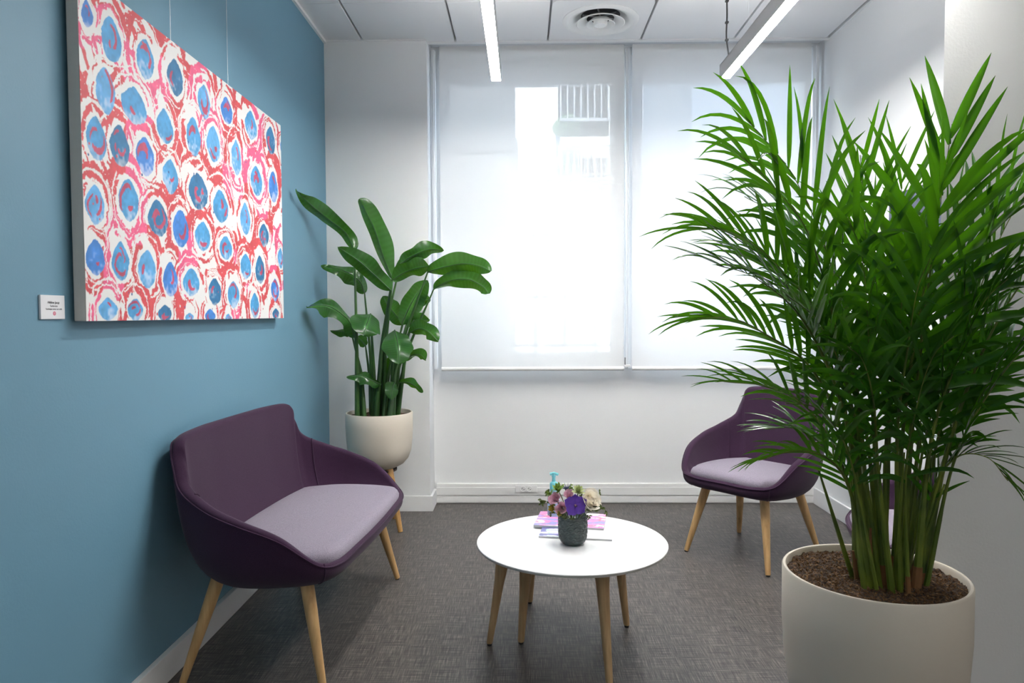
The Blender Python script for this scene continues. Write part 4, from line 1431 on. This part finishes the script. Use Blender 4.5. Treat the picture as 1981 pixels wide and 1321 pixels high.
def big_leaf(path, hw, tilt, fold, wave, seed, parent, blunt=0.0, flip=1):
    """path: list of crop points with depth offset along the midrib, base to tip; hw real half width (m)"""
    rr = random.Random(seed)
    cv = [Vector(p) for p in catmull([tuple(bpx(*p)) for p in path], 10)]
    n = len(cv)
    rows = []; vein = []
    nac = 10
    ph = rr.uniform(0, 6)
    view = Vector((BC.x, BC.y, -0.3)).normalized()
    for i, p in enumerate(cv):
        q = i / (n - 1)
        t = (cv[min(i + 1, n - 1)] - cv[max(i - 1, 0)]).normalized()
        side = t.cross(view)
        if side.length < 1e-3:
            side = Vector((1, 0, 0))
        side.normalize()
        nrm = side.cross(t).normalized()
        ca, sa = math.cos(tilt), math.sin(tilt)
        s2 = side * ca + nrm * sa
        n2 = -side * sa + nrm * ca
        # ovate outline
        w = max(0.0012, hw * 2.24 * (q + 0.004) ** (0.55 - 0.15 * blunt) * max(0.0, 1 - q) ** 0.62)
        w *= 1 + 0.07 * math.sin(15 * q + ph) * min(1, 4 * (1 - q))
        row = []
        for j in range(nac + 1):
            s = -1 + 2 * j / nac
            z = fold * abs(s) * w + 2.2 * wave * hw * math.sin(11 * q + ph + (1.9 if s > 0 else 0)) * abs(s) ** 1.5
            row.append(p + s2 * (s * w) + n2 * z * flip)
            vein.append(max(0.0, 1 - abs(s) * 9) if j == nac // 2 else (0.20 if (i % 2 == 0) else 0.0))
        rows.append(row)
    mb = MB().grid(rows)
    me_o = mb.build('leaf', m_strelitzia, parent, autos=False, fixn=False)
    vv = np.array(vein, np.float32)
    set_cols(me_o.data, 'vein', np.stack([vv, vv, vv], -1))
    # midrib
    MB().tube([r[nac // 2] for r in rows], [0.0042 * (1 - 0.85 * k / n) + 0.0004 for k in range(n)], 6).build('midrib', m_petiole, me_o)
    return cv


px2m = CK / F * BC.y
LEAVES = [
    # path (crop x, y, depth offset), half width px, tilt, fold, wave, soil x
    ([(345, 395, 0), (300, 305, 0.0), (195, 222, -0.10), (110, 150, -0.24), (40, 80, -0.38)], 46, 0.55, 0.5, 0.18, 375),
    ([(548, 545, 0.05), (500, 430, 0.04), (455, 290, 0.0), (400, 175, -0.02), (372, 122, -0.04)], 60, 0.5, 0.75, 0.08, 470),
    ([(543, 612, -0.02), (450, 525, -0.08), (365, 450, -0.14), (256, 378, -0.2)], 62, 0.45, 0.35, 0.10, 505),
    ([(400, 625, 0.05), (372, 560, 0.05), (295, 508, 0.02), (168, 484, 0.0)], 56, -0.35, 0.4, 0.15, 430),
    ([(555, 500, 0.10), (620, 450, 0.12), (680, 400, 0.14), (716, 348, 0.16)], 46, 0.6, 0.4, 0.12, 470),
    ([(590, 470, 0.08), (660, 425, 0.10), (740, 392, 0.12), (822, 396, 0.14)], 50, -0.5, 0.35, 0.12, 480),
    ([(548, 555, 0.02), (620, 512, 0.0), (690, 490, -0.02), (752, 482, -0.04)], 54, -0.6, 0.35, 0.12, 490),
    ([(735, 515, -0.02), (800, 492, -0.05), (920, 468, -0.09), (1010, 480, -0.12), (1073, 508, -0.14)], 60, -0.5, 0.35, 0.08, 560),
    ([(768, 604, 0.0), (850, 560, -0.03), (950, 552, -0.06), (1030, 590, -0.08), (1060, 628, -0.09)], 58, -0.5, 0.4, 0.14, 575),
    ([(600, 790, 0.06), (635, 705, 0.07), (685, 620, 0.08), (736, 556, 0.08)], 72, 0.25, 0.3, 0.06, 545),
    ([(605, 790, 0.12), (565, 740, 0.13), (525, 690, 0.14), (498, 640, 0.14)], 62, 0.3, 0.3, 0.08, 520),
    ([(620, 795, 0.08), (660, 780, 0.08), (705, 768, 0.07), (748, 765, 0.06)], 40, -0.5, 0.35, 0.12, 550),
    ([(640, 835, 0.0), (690, 815, -0.04), (740, 830, -0.07), (793, 882, -0.10)], 50, -0.5, 0.35, 0.12, 560),
    ([(560, 822, -0.06), (572, 870, -0.14), (582, 930, -0.20), (582, 1005, -0.22)], 96, 0.15, 0.25, 0.05, 540),
    ([(432, 735, -0.06), (420, 770, -0.13), (405, 810, -0.18), (395, 852, -0.20)], 100, 0.2, 0.25, 0.05, 455),
    ([(348, 862, 0.0), (318, 775, -0.02), (225, 700, -0.10), (150, 690, -0.17), (90, 704, -0.24)], 50, -0.6, 0.45, 0.18, 390),
    ([(330, 836, 0.04), (290, 830, 0.04), (216, 824, 0.04)], 26, -0.8, 0.4, 0.05, 395),
    ([(405, 905, 0.08), (385, 880, 0.1), (362, 855, 0.12)], 36, 0.4, 0.3, 0.05, 420),
    ([(618, 982, 0.0), (655, 955, -0.02), (700, 955, -0.04), (727, 985, -0.05)], 32, -0.7, 0.35, 0.1, 565),
    ([(485, 1112, -0.06), (430, 1085, -0.08), (375, 1065, -0.09), (305, 1076, -0.10)], 38, -0.7, 0.35, 0.12, 450),
    ([(560, 1100, -0.08), (548, 1130, -0.11), (542, 1192, -0.13)], 46, 0.2, 0.3, 0.05, 530),
    ([(582, 1102, -0.02), (630, 1100, -0.04), (670, 1120, -0.06), (710, 1154, -0.07)], 26, -0.7, 0.35, 0.08, 560),
    ([(690, 700, 0.1), (715, 665, 0.1), (752, 660, 0.1)], 34, -0.4, 0.3, 0.05, 550),
    ([(520, 1060, 0.04), (528, 1020, 0.05), (540, 960, 0.05)], 40, 0.5, 0.3, 0.05, 505),
]
for k, (path, hw, tilt, fold, wave, sx) in enumerate(LEAVES):
    cv = big_leaf(path, hw * px2m / math.cos(tilt) * 0.80, tilt, fold, wave, 100 + k, bp_)
    b = cv[0]
    s0 = bpx(sx + (k * 37 % 23) - 11, 1255, 0.0); s0.z = RZ - 0.03; s0.y = ((k * 53) % 11 - 5) * 0.014
    s0.x *= 0.9
    mid = s0.lerp(b, 0.5) + Vector((-(b.x - s0.x) * 0.20, 0, 0.02))
    ps = catmull([tuple(s0), tuple(s0.lerp(mid, 0.55) + Vector((-(b.x - s0.x) * 0.03, 0, 0.0))), tuple(mid), tuple(b)], 7)
    rad = [0.011 * (1 - q / (len(ps) - 1)) ** 0.8 + 0.0042 for q in range(len(ps))]
    MB().tube(ps, rad, 9).build('stem', m_petiole, bp_)

# ------------------------------------------------------------------ large palm
PZR = 0.572
PC = Vector((0.916, 1.853, 0))
pm = thing('potted_palm', 'large feathery palm in a wide pale planter in the right foreground', 'potted palm', PC)
RR = 0.2245
MB().lathe([(0, 0.17), (0.10, 0.171), (0.145, 0.18), (0.185, 0.21), (0.207, 0.255), (0.217, 0.32), (RR, 0.43), (RR, PZR - 0.004), (RR - 0.003, PZR), (RR - 0.009, PZR), (RR - 0.012, PZR - 0.004), (RR - 0.013, 0.5), (0, 0.5)], 120).build('pot', m_pot, pm)
for k in range(3):
    a = math.radians(30 + 120 * k)
    d = Vector((math.cos(a), math.sin(a), 0))
    MB().tube([d * 0.15, d * 0.145 + Vector((0, 0, 0.02)), d * 0.115 + Vector((0, 0, 0.182))], [0.015, 0.016, 0.022], 16).build('leg', m_pine, pm)
SZ = PZR - 0.018
soil_mesh('soil', RR - 0.0125, SZ, pm, 0.008, 9.0, 60, 220)
crumbs(RR - 0.016, SZ, pm, 2600, 5, 0.0015, 0.0045)

FR = [
    # rachis points (px, py, depth offset from the pot centre), first leaflet position, leaflet length, droop
    ([(1664, 1120, 0.0), (1648, 900, -0.02), (1610, 660, -0.06), (1500, 510, -0.12), (1420, 452, -0.16), (1355, 442, -0.18)], 0.50, 0.26, 0.5),
    ([(1666, 1110, 0.02), (1640, 880, 0.0), (1575, 720, -0.02), (1470, 640, -0.05), (1410, 616, -0.07), (1350, 616, -0.08)], 0.50, 0.22, 0.6),
    ([(1690, 1120, 0.05), (1665, 820, 0.08), (1615, 540, 0.10), (1540, 350, 0.10), (1440, 225, 0.08)], 0.42, 0.33, 0.35),
    ([(1676, 1112, -0.04), (1645, 780, -0.08), (1575, 480, -0.14), (1495, 360, -0.2), (1430, 300, -0.24)], 0.45, 0.30, 0.4),
    ([(1692, 1122, -0.02), (1655, 780, 0.02), (1600, 560, 0.08), (1520, 430, 0.14), (1440, 380, 0.2)], 0.45, 0.28, 0.45),
    ([(1668, 1118, 0.04), (1638, 820, 0.08), (1575, 620, 0.14), (1490, 510, 0.2), (1400, 470, 0.24)], 0.48, 0.25, 0.5),
    ([(1670, 1116, -0.06), (1638, 820, -0.12), (1560, 630, -0.2), (1465, 540, -0.27), (1385, 512, -0.32)], 0.5, 0.25, 0.55),
    ([(1702, 1122, 0.06), (1692, 800, 0.12), (1678, 520, 0.16), (1670, 390, 0.18), (1664, 300, 0.18)], 0.45, 0.34, 0.0),
    ([(1742, 1124, -0.02), (1768, 800, -0.06), (1800, 520, -0.10), (1826, 350, -0.12), (1842, 240, -0.12)], 0.42, 0.36, 0.02),
    ([(1730, 1120, 0.0), (1748, 820, -0.08), (1782, 590, -0.16), (1812, 440, -0.22), (1818, 340, -0.26)], 0.42, 0.34, 0.1),
    ([(1772, 1112, 0.0), (1820, 820, -0.02), (1885, 590, -0.05), (1955, 420, -0.08), (2040, 310, -0.12)], 0.42, 0.34, 0.25),
    ([(1776, 1122, -0.03), (1836, 860, -0.08), (1915, 650, -0.15), (2000, 520, -0.2), (2090, 450, -0.25)], 0.45, 0.30, 0.4),
    ([(1782, 1132, -0.05), (1850, 880, -0.12), (1950, 710, -0.2), (2050, 620, -0.28)], 0.45, 0.28, 0.4),
    ([(1778, 1100, -0.04), (1802, 960, -0.08), (1850, 885, -0.12), (1910, 885, -0.15), (1950, 930, -0.17)], 0.45, 0.15, 0.8),
    ([(1660, 1100, -0.06), (1650, 970, -0.10), (1612, 895, -0.14), (1545, 872, -0.18), (1470, 890, -0.21)], 0.45, 0.15, 0.8),
    ([(1664, 1100, -0.02), (1640, 930, -0.04), (1580, 810, -0.07), (1500, 752, -0.09), (1400, 738, -0.1)], 0.48, 0.19, 0.6),
    ([(1666, 1104, 0.05), (1646, 950, 0.1), (1600, 870, 0.15), (1540, 830, 0.2), (1480, 830, 0.24)], 0.48, 0.16, 0.7),
    # dense middle
    ([(1700, 1124, -0.05), (1690, 850, -0.14), (1680, 640, -0.22), (1668, 500, -0.28), (1640, 420, -0.34)], 0.42, 0.30, 0.2),
    ([(1716, 1128, 0.03), (1722, 820, 0.1), (1735, 600, 0.16), (1745, 440, 0.2), (1742, 330, 0.22)], 0.42, 0.33, 0.1),
    ([(1726, 1130, -0.07), (1735, 860, -0.18), (1755, 680, -0.28), (1775, 560, -0.36), (1800, 500, -0.44)], 0.42, 0.28, 0.35),
    ([(1752, 1126, 0.02), (1785, 830, 0.04), (1830, 620, 0.06), (1870, 480, 0.08), (1920, 390, 0.09)], 0.42, 0.32, 0.2),
    ([(1760, 1130, -0.06), (1800, 860, -0.12), (1850, 700, -0.18), (1900, 590, -0.24), (1960, 530, -0.3)], 0.42, 0.28, 0.35),
    ([(1690, 1114, -0.06), (1668, 880, -0.12), (1630, 720, -0.2), (1580, 620, -0.26), (1520, 570, -0.32)], 0.42, 0.26, 0.4),
    ([(1682, 1114, 0.06), (1660, 860, 0.14), (1625, 700, 0.22), (1580, 600, 0.3), (1520, 560, 0.36)], 0.45, 0.26, 0.4),
    ([(1708, 1128, -0.08), (1700, 920, -0.18), (1690, 780, -0.27), (1670, 700, -0.35), (1640, 670, -0.43)], 0.42, 0.22, 0.45),
    ([(1738, 1130, -0.09), (1752, 920, -0.18), (1775, 780, -0.26), (1805, 690, -0.33), (1845, 650, -0.4)], 0.42, 0.22, 0.45),
    ([(1722, 1120, 0.06), (1718, 820, 0.14), (1706, 620, 0.22), (1690, 480, 0.28), (1660, 400, 0.34)], 0.42, 0.30, 0.15),
    ([(1746, 1118, 0.05), (1765, 800, 0.08), (1790, 640, 0.1), (1820, 520, 0.11), (1850, 430, 0.11)], 0.42, 0.30, 0.2),
    ([(1764, 1112, 0.03), (1800, 900, 0.04), (1850, 760, 0.05), (1905, 690, 0.05), (1960, 670, 0.04)], 0.45, 0.22, 0.5),
    ([(1712, 1126, -0.02), (1712, 900, -0.05), (1725, 760, -0.1), (1740, 650, -0.15), (1745, 570, -0.2)], 0.42, 0.24, 0.3),
    ([(1680, 1110, -0.08), (1660, 950, -0.16), (1630, 850, -0.23), (1580, 790, -0.3), (1520, 780, -0.36)], 0.45, 0.18, 0.55),
    ([(1698, 1118, 0.0), (1684, 900, 0.0), (1660, 760, 0.02), (1625, 650, 0.03), (1575, 590, 0.04)], 0.42, 0.26, 0.35),
    ([(1756, 1122, 0.0), (1780, 900, -0.02), (1815, 760, -0.04), (1860, 660, -0.06), (1915, 600, -0.08)], 0.42, 0.26, 0.35),
]
prng = random.Random(21)
FSET = {7: (1.0, 10, 40), 8: (1.5, 11, 56), 9: (1.5, 11, 66), 10: (1.4, 12, 56), 18: (1.15, 10, 50), 20: (1.3, 11, 56), 27: (1.2, 9, 55), 2: (1.1, 16, 44), 3: (1.15, 14, 48), 22: (1.0, 11, 50), 23: (1.0, 11, 50), 24: (1.0, 8, 66), 25: (1.0, 8, 66), 29: (1.0, 7, 66), 30: (1.0, 8, 60), 31: (1.0, 8, 55), 32: (1.0, 8, 55), 26: (1.0, 9, 48), 17: (1.1, 9, 56), 19: (1.1, 9, 60), 11: (1.1, 14, 50), 12: (1.1, 13, 50), 21: (1.1, 11, 54)}
FDROOP = {2: 0.9, 3: 0.85, 4: 0.8, 9: 0.45, 17: 0.6, 19: 0.8, 24: 1.1, 25: 1.1, 29: 0.9, 20: 0.45, 10: 0.4, 30: 1.0, 22: 0.8, 23: 0.8, 31: 0.8, 32: 0.8}
pieces = []      # (size, frond object, MB)
for fi, (path, q0, LL, droop) in enumerate(FR):
    ctrl = []
    for i, (px, py, dy) in enumerate(path):
        p = aY(px, py, PC.y + dy * (0.55 if dy < 0 else 0.8)) - PC
        if i == 0:
            p.z = SZ - 0.01
            d = Vector((p.x, p.y, 0))
            if d.length > 0.14:
                d = d.normalized() * 0.14
            p.x, p.y = d.x * 0.95, d.y * 0.95 + dy * 0.6
        ctrl.append(tuple(p))
    cv = [Vector(p) for p in catmull(ctrl, 12)]
    n = len(cv)
    # arc length
    ln = [0.0]
    for i in range(1, n):
        ln.append(ln[-1] + (cv[i] - cv[i - 1]).length)
    tot = ln[-1]
    r0 = (0.0045, 0.0085, 0.0058, 0.0065, 0.0075)[fi % 5]
    fo = MB().tube(cv, [max(0.0011, r0 * (1 - ln[i] / tot) ** 0.9 * (1.25 if ln[i] / tot < 0.25 else 1.0)) for i in range(n)], 8).build('frond', m_cane, pm)
    if fi % 4 == 1:
        MB().tube(cv[:3], [r0 * 1.5, r0 * 1.45, r0 * 1.3], 8).build('dry_sheath', m_husk, fo)

    def at(q):
        s = q * tot
        i = max(1, min(n - 1, next((k for k in range(n) if ln[k] >= s), n - 1)))
        u = (s - ln[i - 1]) / max(1e-9, ln[i] - ln[i - 1])
        return cv[i - 1].lerp(cv[i], u), (cv[i] - cv[i - 1]).normalized()

    wf, m, oa = FSET.get(fi, (1.0, 17 if LL > 0.2 else 13, 50))
    roll = prng.uniform(-0.6, 0.6)
    for k in range(m):
        for sd in (-1, 1):
            q = q0 + (1.0 - q0) * ((k + 0.25 * (sd > 0)) / (m - 0.2))
            p, tg = at(min(q, 0.999))
            u = (q - q0) / (1 - q0)
            side = tg.cross(Vector((0, 0, 1)))
            if side.length < 0.25:
                side = side + Vector((1, 0.2, 0)) * 0.6
            side.normalize()
            nrm = side.cross(tg).normalized()
            side = (side * math.cos(roll) + nrm * math.sin(roll)).normalized()
            nrm = side.cross(tg).normalized()
            open_a = math.radians(oa - (oa - 16) * u + prng.uniform(-8, 8))
            d = (tg * math.cos(open_a) + side * sd * math.sin(open_a) + nrm * (0.22 + prng.uniform(-0.15, 0.15))).normalized()
            L = LL * (0.80 if fi in (7, 8) else 0.88) * (0.45 + 0.75 * math.sin(math.pi * (0.18 + 0.62 * u)) - 0.25 * u) * prng.uniform(0.85, 1.12)
            wmax = 0.0084 * wf * (L / 0.3) ** 0.5 * prng.uniform(0.8, 1.2)
            g = FDROOP.get(fi, droop) * prng.uniform(0.7, 2.1) + 0.12
            if prng.random() < 0.12:
                g *= 1.8
            rows = []
            c = p.copy(); dd = d.copy()
            ns = 8
            for a in range(ns + 1):
                v = a / ns
                w = wmax * (math.sin(math.pi * min(1.0, (0.10 + 0.9 * v ** 0.8))) ** 0.7) if a < ns else 0.0003
                if a == 0:
                    w = wmax * 0.35
                sv = dd.cross(nrm)
                if sv.length < 1e-4:
                    sv = dd.orthogonal()
                sv.normalize()
                nv = sv.cross(dd).normalized()
                rows.append([c - sv * w + nv * w * 0.5, c, c + sv * w + nv * w * 0.5])
                c = c + dd * (L / ns)
                dd = (dd + Vector((0, 0, -1)) * g * (L / ns) * 4.6 * (0.25 + 1.3 * v)).normalized()
            # stay clear of the walls
            bad = False
            for r in rows:
                for q3 in r:
                    wx, wy = q3.x + PC.x, q3.y + PC.y
                    if wx > XBK - 0.01 and wy > YB - 0.012:
                        bad = True
                    if wy < 0.5:
                        bad = True
            if bad:
                continue
            pieces.append((L * wmax * (1.0 if (p.y < 0.05) else 0.6), fo, rows))
order = sorted(range(len(pieces)), key=lambda i: -pieces[i][0])
rest = MB()
for rank, i in enumerate(order):
    _, fo, rows = pieces[i]
    if rank < 300:
        MB().grid(rows).build('leaflet', m_palm, fo, autos=False, fixn=False)
    else:
        rest.grid(rows)
o = rest.build('leaflets', m_palm, pm, autos=False, fixn=False)
tag(o, kind='stuff')
# extra canes at the base of the clump
for k in range(15):
    a = prng.uniform(0, 6.283); r = 0.085 * math.sqrt(prng.random())
    b = Vector((r * math.cos(a) * 1.0 + 0.012, r * math.sin(a) * 0.8, SZ - 0.01))
    top = b + Vector((r * math.cos(a) * 1.2 + prng.uniform(-0.03, 0.03), r * math.sin(a) * 1.0, prng.uniform(0.25, 0.6)))
    rr_ = prng.uniform(0.003, 0.0075)
    if k % 5 == 0:
        MB().tube([b, b.lerp(top, 0.3)], [rr_ * 1.2, rr_ * 0.5], 8).build('dry_sheath', m_husk, pm)
    else:
        MB().tube([b, b.lerp(top, 0.5) + Vector((0, 0, 0)), top], [rr_, rr_ * 0.8, rr_ * 0.35], 8).build('cane', m_cane, pm)

# ------------------------------------------------------------------ wall screen
tvt, tvb = aX(1720, 378, XR - 0.05).z, aX(1725, 552, XR - 0.05).z
ty = aX(1720, 378, XR - 0.05).y
tv = thing('wall_screen', 'flat dark screen on the right wall behind the palm', 'screen', (XR - 0.05, ty - 0.41, (tvt + tvb) / 2))
hh = (tvt - tvb) / 2
MB().box((0.0, -0.41, -hh), (0.03, 0.41, hh)).build('casing', m_dark, tv, smooth=False, bevel=0.003)
MB().box((-0.002, -0.402, -hh + 0.008), (0.0, 0.402, hh - 0.008)).build('screen_glass', m_screen, tv, smooth=False)
MB().box((0.03, -0.12, -0.1), (0.05, 0.12, 0.1)).build('wall_bracket', m_grey, tv, smooth=False)
